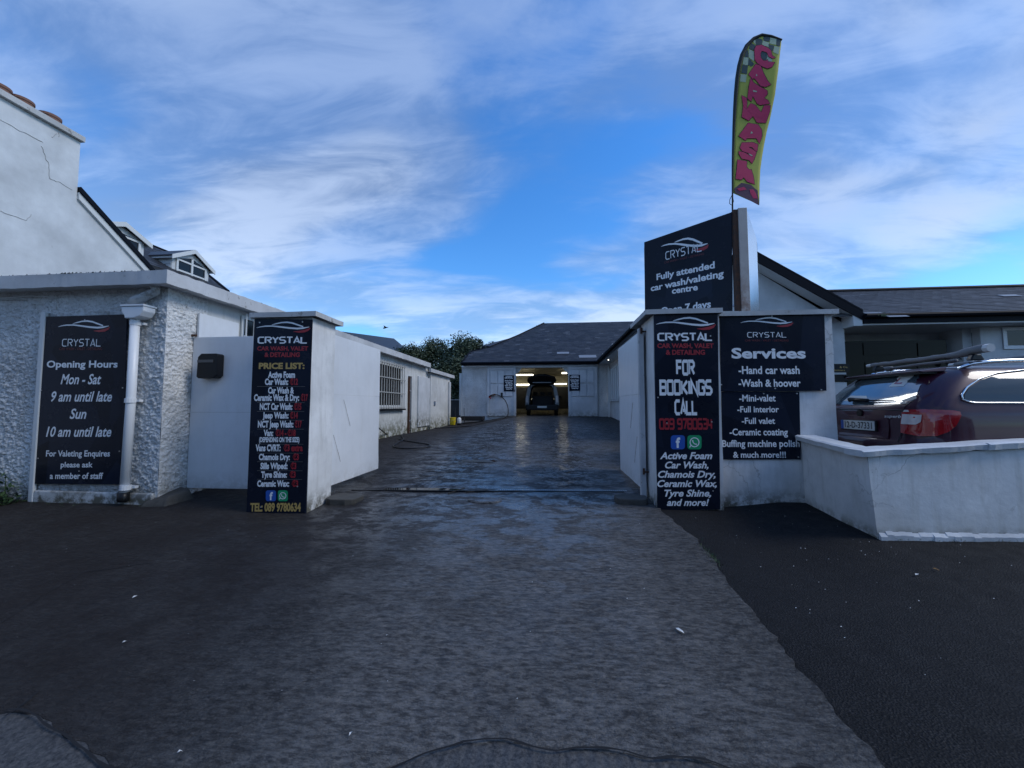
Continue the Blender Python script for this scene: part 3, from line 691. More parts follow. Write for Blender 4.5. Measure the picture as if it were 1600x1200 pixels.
for z in (1.0, 2.1): m = MB(); m.bar((OX + .05, yd0 + .04, z), (OX + .12, yd0 + .04, z), .03); subpart(m, 'hinge', M['alu'], d_, off)
# barred window
m = MB(); m.box(OX - .05, OX - .03, yw0, yw1, zb_w, zt_w); wn = m.build('window', M['dusty_glass'], off)
m = MB()
for a in (yw0 + .03, yw1 - .03): m.box(OX - .03, OX - .005, a - .03, a + .03, zb_w, zt_w)
for zz in (zb_w + .03, zt_w - .03): m.box(OX - .029, OX - .006, yw0, yw1, zz - .03, zz + .03)
subpart(m, 'frame', M['white_trim'], wn, off)
nb = 11
for k in range(nb + 1):
    y = yw0 - .05 + (yw1 - yw0 + .1) * k / nb; m = MB(); m.bar((OX + .07, y, zb_w - .05), (OX + .07, y, zt_w + .05), .014, 6); m.build('window_bar', M['bars'], off)
for k in range(4):
    z = zb_w + .0 + (zt_w - zb_w) * k / 3; m = MB(); m.box(OX + .075, OX + .105, yw0 - .1, yw1 + .1, z - .014, z + .014); m.build('window_rail', M['bars'], off)
m = MB(); m.box(OX - .1, OX + .12, yw0 - .1, yw1 + .1, zb_w - .11, zb_w - .055); m.build('sill', M['black'], off)
# black box between gate and window
m = MB(); a, b = atx(586.5, 565, OX), atx(590, 597, OX); m.box(OX, OX + .08, a.y, b.y - .08, b.z, a.z); m.build('meter_box', M['black'], off, bevel=.01)
# near barred window above the pedestrian gate and the white board beside it
a, b = atx(297, 495, OX), atx(371, 499, OX)
m = MB(); m.box(OX + .02, OX + .05, 5.12, 5.84, 1.2, 2.92); m.build('boarded_window', M['sheet'], off)
m = MB(); m.box(OX + .002, OX + .012, 5.92, 7.0, 1.4, 3.07); w2 = m.build('window', M['glass'], off)
m = MB()
for y in (5.94, 6.28, 6.64, 6.98): m.box(OX + .012, OX + .04, y - .025, y + .025, 1.4, 3.07)
for z in (1.4, 2.15, 2.72, 3.05): m.box(OX + .014, OX + .038, 5.92, 7.0, z - .025, z + .025)
subpart(m, 'frame', M['white_trim'], w2, off)
for y in lin(5.95, 6.97, .17): m = MB(); m.bar((OX + .09, y, 1.3), (OX + .09, y, 3.1), .012, 6); m.build('window_bar', M['white_trim'], off)
# fascias and roof
FXX = -4.98; FY = 4.46
def ragged_fascia(name, O, U, N, L, z0, z1, th, seed, root=off, mt='fascia'):
    O, U, N = Vector(O), Vector(U), Vector(N); n = int(L / .04); vs = []
    for i in range(n + 1):
        a = L * i / n; k = noise.noise(Vector((a * 4, seed, 0))); k2 = noise.noise(Vector((a * 9, seed, 5)))
        lo = z0 + .012 * k + (.02 * max(0, k2 - .3)); hi = z1 + .008 * k2
        p = O + U * a + N * (.004 * k2)
        for (d, z) in ((0, lo), (0, hi), (-th, hi), (-th, lo)): q = p + N * d; vs.append((q.x, q.y, z))
    fs = [(4 * i + j, 4 * i + (j + 1) % 4, 4 * (i + 1) + (j + 1) % 4, 4 * (i + 1) + j) for i in range(n) for j in range(4)] + [(0, 1, 2, 3), (4 * n + 3, 4 * n + 2, 4 * n + 1, 4 * n)]
    mb = MB(); mb.add(vs, fs); return mb.build(name, M[mt], root)
ragged_fascia('front_fascia', (-12.6, FY, 0), (1, 0, 0), (0, -1, 0), 12.6 + FXX, 3.15, 3.33, .10, 1.0)
ragged_fascia('side_fascia', (FXX, FY, 0), (0, 1, 0), (1, 0, 0), 15.6 - FY, 3.15, 3.33, .10, 2.0)
m = MB(); m.box(-12.6, FXX - .1, FY + .1, 16.0, 3.22, 3.30); m.build('roof_slab', M['block'], off)
m = MB(); m.box(-12.6, FXX - .1, FY + .1, OY + .02, 3.17, 3.22); m.box(OX - .02, FXX - .1, OY + .02, 15.6, 3.17, 3.22); m.build('soffit', M['fascia'], off)
mo = MB()
for k in range(360):
    if random.random() < .75: x = random.choice([random.uniform(-9, -5.1), random.gauss(-8.1, .35), random.gauss(-6.3, .5)]); y = FY + random.uniform(.0, .08)
    else: x = FXX - random.uniform(0, .1); y = random.uniform(4.6, 12)
    if x > FXX: continue
    s = random.uniform(.006, .018); z = 3.335; a = random.random() * 6
    mo.add([(x + s * math.cos(a + t), y + s * math.sin(a + t), z - .006) for t in (0, 1.6, 3.1, 4.7)] + [(x, y, z + s * random.uniform(.3, 1.3))], [(0, 1, 4), (1, 2, 4), (2, 3, 4), (3, 0, 4)])
mo.build('moss', M['moss'], off, kind='stuff')
for pts in ([(-7.9, 3.08), (-7.3, 3.10), (-6.9, 3.07), (-6.88, 2.9)], [(-9, 3.05), (-8.2, 3.08), (-7.4, 3.06)]):
    m = MB(); m.tube([(x, OY - .03, z) for x, z in pts], .007, 6); m.build('cable', M['white_trim'], off, smooth=True)
# lower lean-to at the far end with two sheet doors
EX = -5.08; ey1 = 19.2
ext = thing('outbuilding', 'low white outbuilding with stained sheet doors at the far end of the left wall', 'outbuilding', (-6, 17.5, .7))
zt = atx(690, 577, EX).z
m = MB(); m.box(-8.5, EX - .03, 16.02, ey1, .3, 2.96); m.build('wall', M['yard_wall'], ext)
ragged_fascia('fascia', (EX + .12, 15.62, 0), (0, 1, 0), (1, 0, 0), ey1 + .35 - 15.62, 2.97, 3.12, .12, 5.0, ext)
m = MB(); m.box(-8.6, EX, 16.02, ey1 + .3, 2.965, 3.05); m.build('roof', M['block'], ext)
yo = [WY(652), WY(676), WY(694)]
for i, (a, b) in enumerate(((yo[0], yo[1] - .02), (yo[1] + .02, yo[2]))):
    m = MB(); m.box(OX + .0, OX + .06, a, b, .72, 2.72); q = m.build('sheet_door', M['sheet_door'], ext if a > 15.9 else off, bevel=.008)
m = MB(); m.box(OX + .06, OX + .11, yo[1] - .12, yo[1] + .12, 1.55, 1.75); m.build('lock', M['alu'], off, bevel=.01)
m = MB(); m.box(EX - .02, EX + .05, yo[2] + .4, ey1 - .1, .6, 2.75); m.build('door', M['sheet_door'], ext, bevel=.01)
# downpipe with hopper
x0, x1 = aty(189, 485, OY - .19).x, aty(224, 485, OY - .19).x; zh1 = aty(205, 481, OY - .12).z; zh0 = aty(205, 499, OY - .12).z
xc = aty(207, 600, OY - .1).x
m = MB(); pr = [(x0, zh1), (x1, zh1), (x1 + .0, zh1 - .06), (x1 - .05, zh0 + .03), (xc + .07, zh0), (xc - .07, zh0), (x0 + .05, zh0 + .03), (x0, zh1 - .06)]
m.prism([(x, OY - .19, z) for x, z in pr], (0, .16, 0)); hp = m.build('hopper', M['pvc'], off, bevel=.012)
m = MB(); m.box(x0 - .008, x1 + .008, OY - .20, OY - .02, zh1 + .002, zh1 + .028); subpart(m, 'hopper_rim', M['pvc'], hp, off, bevel=.004)
m = MB(); m.tube([(xc, OY - .11, zh0), (xc - .01, OY - .10, 1.6), (xc - .03, OY - .10, .42)], .052, 14); dp = m.build('downpipe', M['pvc'], off, smooth=True)
for z in (zh0 - .05, 1.62, .48):
    m = MB(); m.lathe((xc - .01 if z < 2 else xc, OY - .105, z - .03), [(.06, 0), (.06, .06)], 14); m.box(xc - .09, xc + .08, OY - .07, OY - .02, z - .015, z + .015); subpart(m, 'pipe_bracket', M['pvc'], dp, off)
m = MB(); m.lathe((xc - .03, OY - .11, .30), [(.058, 0), (.064, .03), (.062, .12)], 14); m.build('pipe_shoe', M['black'], off, smooth=True)
m = MB(); a, b = aty(207, 477, OY - .12), aty(215, 470, OY - .1); c = aty(246, 456, OY - .06); d = aty(250, 449, OY - .03)
m.tube([(a.x, OY - .13, a.z), (b.x - .02, OY - .12, b.z), (b.x + .05, OY - .09, b.z + .04), (c.x, OY - .08, c.z), (d.x, OY - .1, 3.16)], [.05, .055, .06, .05, .06], 12); m.build('outlet_pipe', M['cap'], off, smooth=True)
m = MB(); m.lathe((a.x, OY - .13, a.z - .06), [(.045, 0), (.05, .05)], 10); m.build('rusty_spigot', M['rust'], off)
# far-left pipe and window sill at the frame edge
m = MB(); m.bar((-8.35, OY - .08, .3), (-8.35, OY - .08, 3.1), .045, 12); m.build('waste_pipe', M['pvc'], off, smooth=True)
m = MB(); m.box(-8.9, -8.22, OY - .09, OY - .02, 1.72, 1.80); m.build('window_sill', M['pvc'], off, bevel=.01)

# ================================================================== PEDESTRIAN GATE AND LETTERBOX
GY = 5.08
pg = thing('pedestrian_gate', 'flat white steel gate between the roughcast corner and the price list pillar', 'gate', (OX, GY, .35))
ptl = aty(291, 525, GY); pbl = aty(287, 764, GY)
m = MB(); m.prism([(-5.19, GY, .375), (-3.5, GY, .385), (-3.5, GY, 2.555), (-5.19, GY, 2.55)], (0, .04, 0)); m.build('panel', M['sheet'], pg, bevel=.004)
m = MB(); m.box(-5.17, -3.52, GY - .002, GY + .002, 1.455, 1.460); m.build('seam', M['cap'], pg)
for z in (.40, 2.38): m = MB(); m.box(-5.19, -3.5, GY + .041, GY + .08, z, z + .06); m.build('rail', M['white_trim'], pg)
m = MB(); m.box(-5.2, -5.13, GY - .03, GY - .002, 2.56, 2.59); m.build('hinge', M['rust'], pg)
lb = thing('letterbox', 'black plastic letterbox with rounded lid fixed to the white gate', 'letterbox', aty(325, 590, GY - .06))
c0, c1 = aty(306, 591, GY - .12), aty(340, 552, GY - .12)
m = MB(); pr = [(c0.x, c0.z + .02), (c0.x + .03, c0.z), (c1.x - .05, c0.z), (c1.x, c0.z + .04), (c1.x, c1.z - .02), (c1.x - .02, c1.z), (c0.x + .06, c1.z - .0), (c0.x + .01, c1.z - .05)]
m.prism([(x, GY - .12, z) for x, z in pr], (0, .118, 0)); bx = m.build('body', M['black'], lb, bevel=.012, seg=3)
m = MB(); m.box(c0.x + .015, c1.x - .06, GY - .128, GY - .121, c1.z - .13, c1.z - .09); m.build('slot_flap', M['ink_grey'], lb, bevel=.002)

# ================================================================== GATE PILLARS
def jitter_box(mb, x0, x1, y0, y1, z0, z1, n=10, amp=.008, seed=0):
    """box whose faces are gridded and slightly uneven"""
    def gridf(O, U, V, a, b):
        O, U, V = Vector(O), Vector(U), Vector(V); N = U.cross(V); na, nb_ = max(2, int(a / .12)), max(2, int(b / .12)); vs = []
        for j in range(nb_ + 1):
            for i in range(na + 1):
                p = O + U * (a * i / na) + V * (b * j / nb_)
                vs.append(p + Vector((noise.noise(p * 2.3 + Vector((seed, 0, 0))), noise.noise(p * 2.3 + Vector((9, seed, 0))), noise.noise(p * 2.3 + Vector((0, 5, seed))) * .5)) * amp)
        mb.add(vs, [(j * (na + 1) + i, j * (na + 1) + i + 1, (j + 1) * (na + 1) + i + 1, (j + 1) * (na + 1) + i) for j in range(nb_) for i in range(na)])
    a, b, c = x1 - x0, y1 - y0, z1 - z0
    gridf((x0, y0, z0), (1, 0, 0), (0, 0, 1), a, c); gridf((x1, y0, z0), (0, 1, 0), (0, 0, 1), b, c); gridf((x1, y1, z0), (-1, 0, 0), (0, 0, 1), a, c); gridf((x0, y1, z0), (0, -1, 0), (0, 0, 1), b, c); gridf((x0, y0, z1), (1, 0, 0), (0, 1, 0), a, b)
    return mb
pl = thing('gate_pillar', 'white rendered gate pillar carrying the price list board', 'pillar', (-3.36, 4.5, .2))
jitter_box(MB(), -3.74, -2.97, 4.50, 5.02, .05, 2.66, seed=1).build('shaft', M['pier'], pl)
jitter_box(MB(), -3.78, -2.89, 4.44, 5.08, 2.662, 2.725, seed=2, amp=.006).build('coping', M['cap'], pl)
pr_ = thing('gate_pillar', 'white rendered gate pillar carrying the bookings board, right of the drive', 'pillar', (1.72, 5.1, .2))
jitter_box(MB(), 1.33, 2.14, 5.08, 5.72, .05, 2.72, seed=3).build('shaft', M['pier'], pr_)
cpm = MB(); jitter_box(cpm, 1.22, 2.17, 5.02, 5.95, 2.723, 2.785, seed=4, amp=.006).build('coping', M['cap'], pr_)
m = MB(); jitter_box(m, 1.34, 1.60, 5.722, 5.94, .05, 2.70, seed=5); m.build('return', M['pier'], pr_)
fw = thing('front_wall', 'white rendered wall carrying the services boards beside the right gate pillar', 'wall', (2.86, 5.2, .25))
jitter_box(MB(), 2.142, 3.56, 5.20, 5.42, .05, 2.70, seed=6).build('wall_panel', M['wall'], fw)
jitter_box(MB(), 2.172, 3.60, 5.13, 5.47, 2.703, 2.765, seed=7, amp=.007).build('coping', M['cap'], fw)
# low forecourt wall
lw = thing('low_wall', 'low cracked white wall with a chipped coping in front of the parked car', 'wall', (4.5, 4.2, .25))
def quadwall(mb, pts_b, pts_t, n=30, amp=.006, seed=0):
    vs = []
    for i in range(n + 1):
        for j in range(9):
            t, s = i / n, j / 8
            b = Vector(pts_b[0]).lerp(Vector(pts_b[1]), t); u = Vector(pts_t[0]).lerp(Vector(pts_t[1]), t); p = b.lerp(u, s)
            vs.append(p + Vector((noise.noise(p * 2 + Vector((seed, 0, 0))), noise.noise(p * 2 + Vector((0, seed, 3))), 0)) * amp)
    mb.add(vs, [(i * 9 + j, (i + 1) * 9 + j, (i + 1) * 9 + j + 1, i * 9 + j + 1) for i in range(n) for j in range(8)])
LWY = 4.05; XR = 11.0
m = MB(); quadwall(m, ((3.10, LWY, .1), (XR, LWY + .45, .1)), ((3.03, LWY, 1.06), (XR, LWY + .45, 1.55)), 60, .012, 3)
quadwall(m, ((3.17, 5.2, .1), (3.10, LWY, .1)), ((3.12, 5.2, 1.12), (3.03, LWY, 1.06)), 14, .010, 5)
m.build('wall', M['lowwall'], lw); m = MB()
quadwall(m, ((XR, LWY + .65, .1), (3.25, LWY + .15, .1)), ((XR, LWY + .65, 1.55), (3.2, LWY + .15, 1.06)), 40, .0, 5)
quadwall(m, ((3.25, LWY + .15, .1), (3.3, 5.2, .1)), ((3.2, LWY + .15, 1.06), (3.28, 5.2, 1.12)), 14, .0, 5)
m.build('wall_back', M['block'], lw)  # unseen back, made dark to keep its reflection off the car side
def coping_piece(P0, P1, wid, th, seed, N, name='coping_stone'):
    """a run of uneven coping, P0->P1 = front top edge, N = direction to the back"""
    P0, P1, N = Vector(P0), Vector(P1), Vector(N).normalized(); L = (P1 - P0).length; n = max(4, int(L / .035)); vs = []
    for i in range(n + 1):
        p = P0.lerp(P1, i / n); k = .018 * noise.noise(p * 4 + Vector((seed, 0, 0))) + .010 * noise.noise(p * 13 + Vector((0, seed, 0))); kz = .006 * noise.noise(p * 6)
        chip = .03 * max(0, noise.noise(p * 8 + Vector((0, 0, seed))) - .35)
        vs += [p + N * (k + .01) + Vector((0, 0, -th + chip)), p + N * (k + chip) + Vector((0, 0, -.012 + kz)), p + N * (k + .03) + Vector((0, 0, kz)), p + N * wid + Vector((0, 0, kz)), p + N * wid + Vector((0, 0, -th))]
    mb = MB(); mb.add(vs, [(5 * i + j, 5 * i + (j + 1) % 5, 5 * (i + 1) + (j + 1) % 5, 5 * (i + 1) + j) for i in range(n) for j in range(5)] + [(0, 1, 2, 3, 4), tuple(5 * n + q for q in (4, 3, 2, 1, 0))])
    return mb.build(name, M['cap_white'], lw, smooth=False)
M['cap_white'] = painted('white_chipped_coping', (.66, .68, .69), dirt=(.12, .12, .10), amt=.35, zlow=-5, zhigh=-4, bumps=.5, bscale=30, flake=.35)
nb = 7
for k in range(nb):
    a, b = k / nb, (k + 1) / nb; A = Vector((2.96, LWY - .05, 1.125)); B = Vector((XR, LWY + .40, 1.62)); 
    coping_piece(A.lerp(B, a), A.lerp(B, b - .0006), .24, .062, k * 3.1, (0, 1, 0))
A = Vector((3.05, 5.19, 1.185)); B = Vector((2.965, LWY + .195, 1.13)); coping_piece(A, A.lerp(B, .5), .24, .062, 33, (1, 0, 0)); coping_piece(A.lerp(B, .501), B, .24, .062, 38, (1, 0, 0))
sk = MB()
for k in range(120):
    x = 3.09 + k * .06; k1 = .02 + .025 * abs(noise.noise(Vector((x * 6, 1, 1)))); z = g(x, 4.1) + .03 + .03 * noise.noise(Vector((x * 9, 0, 2)))
    y = LWY + (x - 3.2) / (XR - 3.2) * .45; sk.hexa([(x, y - k1, .1), (x + .06, y - k1, .1), (x + .06, y, .1), (x, y, .1), (x, y - k1, z), (x + .06, y - k1, z), (x + .06, y, z + .03), (x, y, z + .03)])
sk.build('base_render', M['cap_white'], lw)

# ================================================================== YARD GATES
def sheet_gate(label, x, y0, y1, z0, z1, side, posty):
    t = thing('yard_gate', label, 'gate', (x, y0, z0))
    s = side; zs = z0 + (z1 - z0) * .60
    def panel(za, zb, seed):
        n, k = 26, 14; vs = []
        for i in range(n + 1):
            for j in range(k + 1):
                y = y0 + .05 + (y1 - y0 - .05) * i / n; z = za + (zb - za) * j / k; p = Vector((x, y, z))
                edge = .02 * max(0, noise.noise(Vector((y * 6, z * 2, seed)))) if i == n else 0
                vs.append((x + s * (.006 * noise.noise(p * 1.7 + Vector((seed, 0, 0))) + .003 * noise.noise(p * 6)), y - edge, z))
        mb = MB(); mb.add(vs, [(i * (k + 1) + j, (i + 1) * (k + 1) + j, (i + 1) * (k + 1) + j + 1, i * (k + 1) + j + 1) for i in range(n) for j in range(k)])
        o = mb.build('steel_sheet', M['sheet'], t, smooth=True); md = o.modifiers.new('solid', 'SOLIDIFY'); md.thickness = .006; es = o.modifiers.new('split', 'EDGE_SPLIT'); es.split_angle = R(40)
    panel(z0, zs - .0015, 1.5 + x); panel(zs + .0015, z1, 4.5 + x)
    m = MB(); m.box(x - .035 - s * .0, x + .035, y0 - .03, y0 + .045, z0 - .12, z1 + .03); m.build('stile', M['post'] if False else M['fascia'], t, bevel=.004)
    xb = x - s * .04
    m = MB(); m.box(xb - .02, xb + .02, y0 + .05, y1 - .02, z0 + .05, z0 + .09); m.build('rail', M['fascia'], t)
    m = MB(); m.box(xb - .02, xb + .02, y0 + .05, y1 - .02, z1 - .09, z1 - .05); m.build('rail', M['fascia'], t)
    m = MB(); m.box(xb - .02, xb + .02, y1 - .06, y1 - .022, z0 + .092, z1 - .092); m.build('stile', M['fascia'], t)
    for z in (z1 - .02, z0 + .25):
        m = MB(); m.bar((x - s * .01 - s * .10, y0 - .03, z), (x, y0 - .035, z), .012, 8); m.bar((x, y0 - .045, z - .03), (x, y0 - .045, z + .05), .014, 8); m.build('hinge', M['rust'], t)
    for k in range(2):
        zz = z0 + .7 + .5 * k
        m = MB(); m.tube([(x + s * .008, y0 + .3 + .05 * q + k * .25, zz - .1 * q + .01 * (q % 2)) for q in range(5)], .0022, 4); m.build('scratch', M['post'], t)
sheet_gate('white steel yard gate folded back behind the price list pillar', -3.05, 4.86, 6.62, .44, 2.56, 1, 0)
sheet_gate('white steel yard gate folded back behind the bookings pillar', 1.26, 5.48, 7.22, .40, 2.60, -1, 0)
blk = []
for i, (x, y, w, d, lab) in enumerate(((-2.75, 4.98, .42, .36, 'dark broken concrete block at the foot of the left gate hinge'), (1.05, 5.28, .42, .26, 'dark broken concrete block at the foot of the right gate hinge'))):
    m = MB(); n = 10; z = g(x, y) - .05
    top = [(x + w / 2 * math.copysign(abs(math.cos(a)) ** .5, math.cos(a)) * (1 + .1 * noise.noise(Vector((a, i, 0)))), y + d / 2 * math.copysign(abs(math.sin(a)) ** .5, math.sin(a)) * (1 + .15 * noise.noise(Vector((a, i, 5))))) for a in [2 * math.pi * k / 14 for k in range(14)]]
    vs = [(a, b, z) for a, b in top] + [(a * .98 + x * .02, b * .98 + y * .02, z + .13 + .02 * noise.noise(Vector((a * 5, b * 5, 0)))) for a, b in top]
    m.add(vs, [(k, (k + 1) % 14, 14 + (k + 1) % 14, 14 + k) for k in range(14)] + [tuple(range(14, 28))]); o = m.build('concrete_block', M['block'], bevel=.012); tag(o, lab, 'concrete block')
# stone against the office corner
m = MB(); m.add([(-5.32, 4.5, .18), (-4.95, 4.55, .18), (-4.9, 4.98, .2), (-5.2, 5.02, .2), (-5.28, 4.58, .30), (-5.02, 4.66, .36), (-4.98, 4.92, .40), (-5.19, 5.0, .42)], [(0, 1, 5, 4), (1, 2, 6, 5), (2, 3, 7, 6), (3, 0, 4, 7), (4, 5, 6, 7)])
o = m.build('step', M['block'], bevel=.02); tag(o, 'crumbling dark concrete step at the roughcast corner by the white gate', 'step')
# ================================================================== CAR WASH BAY BUILDING
BY = 20.3; GZ = g(-.5, 20.3)
bay = thing('car_wash_building', 'white car wash garage with a hipped dark slate roof at the end of the yard', 'building', (-.5, BY, GZ))
bl = aty(740, 600, BY).x; ox0, ox1 = aty(806, 600, BY).x, aty(888, 600, BY).x; ztop = aty(850, 574, BY).z; WR = 2.98
bxl = -4.75
m = MB(); m.box(bxl, ox0, BY, BY + .25, GZ - .4, 3.80); m.box(ox1, WR + .2, BY, BY + .25, GZ - .4, 3.80); m.box(ox0, ox1, BY, BY + .25, ztop, 3.80)
m.add([(ox0, BY + .01, ztop), (ox0 + .35, BY + .01, ztop), (ox0, BY + .01, ztop - .4)], [(0, 1, 2)]); m.add([(ox1, BY + .01, ztop), (ox1 - .35, BY + .01, ztop), (ox1, BY + .01, ztop - .4)], [(0, 1, 2)])
m.build('front_wall', M['roughcast'], bay)
m = MB(); m.box(bxl, bxl + .2, BY + .25, 28, GZ - .4, 3.80); m.box(bxl, 8, 28, 28.2, GZ - .4, 3.8); m.build('outer_wall', M['roughcast'], bay)
m = MB(); m.box(bxl - .12, bxl - .002, BY - .06, BY + .12, GZ - .3, 3.3); m.build('corner_board', M['white_trim'], bay)
m = MB(); m.box(-2.9, -2.55 + .0, BY - .08, BY - .002, GZ + .45, GZ + .52); m.build('ledge', M['white_trim'], bay)
# interior
m = MB(); IX0, IX1, IY1, IZ = -4.2, 2.9, 27.5, 3.72
m.box(IX0, IX1, IY1, IY1 + .1, GZ + 1.9, IZ); m.box(IX0 - .1, IX0, BY + .26, IY1, GZ + 1.9, IZ); m.box(IX1, IX1 + .1, BY + .26, IY1, GZ + 1.9, IZ); m.box(IX0, IX1, BY + .26, IY1, IZ, IZ + .06)
m.build('inner_wall', M['bay_wall'], bay)
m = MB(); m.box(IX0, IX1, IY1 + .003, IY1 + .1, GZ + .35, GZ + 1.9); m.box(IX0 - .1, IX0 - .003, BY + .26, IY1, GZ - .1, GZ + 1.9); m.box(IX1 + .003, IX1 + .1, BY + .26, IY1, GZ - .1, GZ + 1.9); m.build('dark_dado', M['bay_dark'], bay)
m = MB(); m.box(IX0, IX1, IY1 + .001, IY1 + .1, GZ - .1, GZ + .35); m.build('skirting', M['bay_wall'], bay)
m = MB(); m.box(IX0, IX1, BY + .2, IY1, GZ - .05, GZ + .012); m.build('bay_floor', M['concrete'], bay)
# lintel lining
m = MB(); m.box(ox0 - .02, ox1 + .02, BY - .05, BY - .003, ztop - .02, ztop + .08); m.build('lintel_trim', M['white_trim'], bay)
m = MB(); m.box(bxl, WR, BY - .09, BY - .03, 3.62, 3.69); m.build('door_track', M['alu'], bay)
# tubes
def tube_lamp(label, cx, cy, z, L, axis='x', mt='tube', grp='fluorescent tubes in the wash bay'):
    t = thing('tube_light', label, 'lamp', (cx, cy, z), grp); a = (cx - L / 2, cy, z) if axis == 'x' else (cx, cy - L / 2, z); b = (cx + L / 2, cy, z) if axis == 'x' else (cx, cy + L / 2, z)
    m = MB(); m.bar(a, b, .035 if mt == 'tube' else .018, 8); m.build('tube', M[mt], t, smooth=True)
    m = MB(); h = (L / 2 + .03, .04) if axis == 'x' else (.04, L / 2 + .03); m.box(cx - h[0], cx + h[0], cy - h[1], cy + h[1], z + .045, z + .10); m.build('batten', M['white_trim'], t)
    return t
a = aty(806, 586, 23.5); b = aty(833, 586, 23.5)
tube_lamp('upper lit tube at the left inside the wash bay', b.x - .75, 23.5, a.z, 1.5)
tube_lamp('upper lit tube at the right inside the wash bay, partly behind the door', aty(878, 583, 23.5).x + .75, 23.5, aty(878, 583, 23.5).z, 1.5)
tube_lamp('lower lit tube at the left inside the wash bay', aty(827, 601, 26.8).x - .8, 26.8, aty(820, 601, 26.8).z, 1.6)
tube_lamp('lower lit tube at the right of the open tailgate', (aty(866, 600, 26.8).x + aty(885, 600, 26.8).x) / 2, 26.8, aty(870, 600, 26.8).z, .85)
# sliding doors
def slide_door(label, x0, x1, mirror):
    t = thing('sliding_door', label, 'door', ((x0 + x1) / 2, BY - .1, GZ), 'sliding doors of the wash bay'); y = BY - .12; zt = 3.60
    m = MB(); m.box(x0, x1, y, y + .05, GZ + .02, zt); m.build('door_leaf', M['sheet_door'], t, bevel=.004)
    w = x1 - x0
    m = MB()
    for a in (x0 + .03, x1 - .13): m.box(a, a + .10, y - .04, y - .001, GZ + .05, zt - .02)
    m.box(x0 + .131, x1 - .131, y - .039, y - .001, zt - .14, zt - .03); m.build('stile', M['sheet_door'], t)
    for k in range(3):
        a = x0 + .18 + k * (w - .36) / 3 + .02; b = a + (w - .36) / 3 - .04
        for z0, z1 in ((zt - .86, zt - .2), (zt - 1.55, zt - .93)):
            m = MB(); m.box(a, b, y - .045, y - .001, z0, z1); o = m.build('door_panel', M['sheet_door'], t, bevel=.012)
    m = MB(); m.box(x1 - .10 if not mirror else x0 + .06, x1 - .06 if not mirror else x0 + .10, y - .05, y - .023, GZ + 1.3, GZ + 1.42); m.build('handle', M['rust'], t)
dl0 = aty(761, 600, BY - .12).x; dl1 = aty(806.5, 600, BY - .12).x; dr0 = aty(888, 600, BY - .12).x; dr1 = aty(934, 600, BY - .12).x
slide_door('white panelled sliding door slid open to the left, behind the spray hose', dl0, dl1, False)
slide_door('white panelled sliding door slid open to the right, next to the window wing', dr0, dr1, True)
# ---- slate roofs
def slates(root, O, U, V, clip, w, h, sw=.26, sh=.16, name='slates'):
    """individual overlapping slates over the plane O + a U + b V, V going up the slope"""
    O, U, V = Vector(O), Vector(U).normalized(), Vector(V).normalized(); N = U.cross(V)
    if N.z < 0: N = -N
    mb = MB(); rows = int(h / sh) + 1
    for r in range(rows):
        b = r * sh; off_ = (r % 2) * sw / 2
        for c in range(-1, int(w / sw) + 1):
            a = c * sw + off_
            if not clip(a + sw / 2, b + sh / 2): continue
            j = random.uniform(-.004, .004); lift = .012 + random.uniform(0, .005); dn = random.uniform(-.006, .006)
            p = [O + U * (a + .003 + j) + V * (b + dn) + N * lift, O + U * (a + sw - .003 + j) + V * (b + dn) + N * (lift + random.uniform(0, .003)), O + U * (a + sw - .003) + V * (b + sh * 1.12) + N * .004, O + U * (a + .003) + V * (b + sh * 1.12) + N * .004]
            q = [p[0] - N * .008, p[1] - N * .008]
            mb.add(p + q, [(0, 1, 2, 3), (0, 4, 5, 1)])
    o = mb.build(name, M['slate'], root, kind='stuff'); return o
def poly_clip(poly):
    def f(a, b):
        c = False; n = len(poly)
        for i in range(n):
            (x1, y1), (x2, y2) = poly[i], poly[(i + 1) % n]
            if (y1 > b) != (y2 > b) and a < (x2 - x1) * (b - y1) / (y2 - y1) + x1: c = not c
        return c
    return f
EYv = 19.95; EZ = 3.86; K = .62                        # front roof slope: z = EZ + K (y - EYv)
Rp = Vector((0, EYv, EZ)); Rn = Vector((0, -K, 1)).normalized()
def on_roof(px, py): r = ray(px, py); return EYEV + r * ((Rp - EYEV).dot(Rn) / r.dot(Rn))
sil = [on_roof(*p) for p in ((722, 566), (735, 549.5), (764, 543), (809, 524.5), (850, 505))]
rr = on_roof(975, 503.5); rr = Vector((5.6, sil[-1].y, sil[-1].z))
sl = math.sqrt(1 + K * K); Vr = Vector((0, 1, K)) / sl
sil[0] = Vector((sil[0].x, EYv, EZ)); outline = sil + [rr, Vector((5.6, EYv, EZ))]
m = MB(); m.prism(outline, (0, 0, -.06)); m.build('roof', M['slate'], bay)
pc = [((p.x - sil[0].x), (p - Vector((p.x, EYv, EZ))).dot(Vr)) for p in outline]
slates(bay, (sil[0].x, EYv, EZ), (1, 0, 0), Vr, poly_clip(pc), rr.x - sil[0].x, 8, .28, .17)
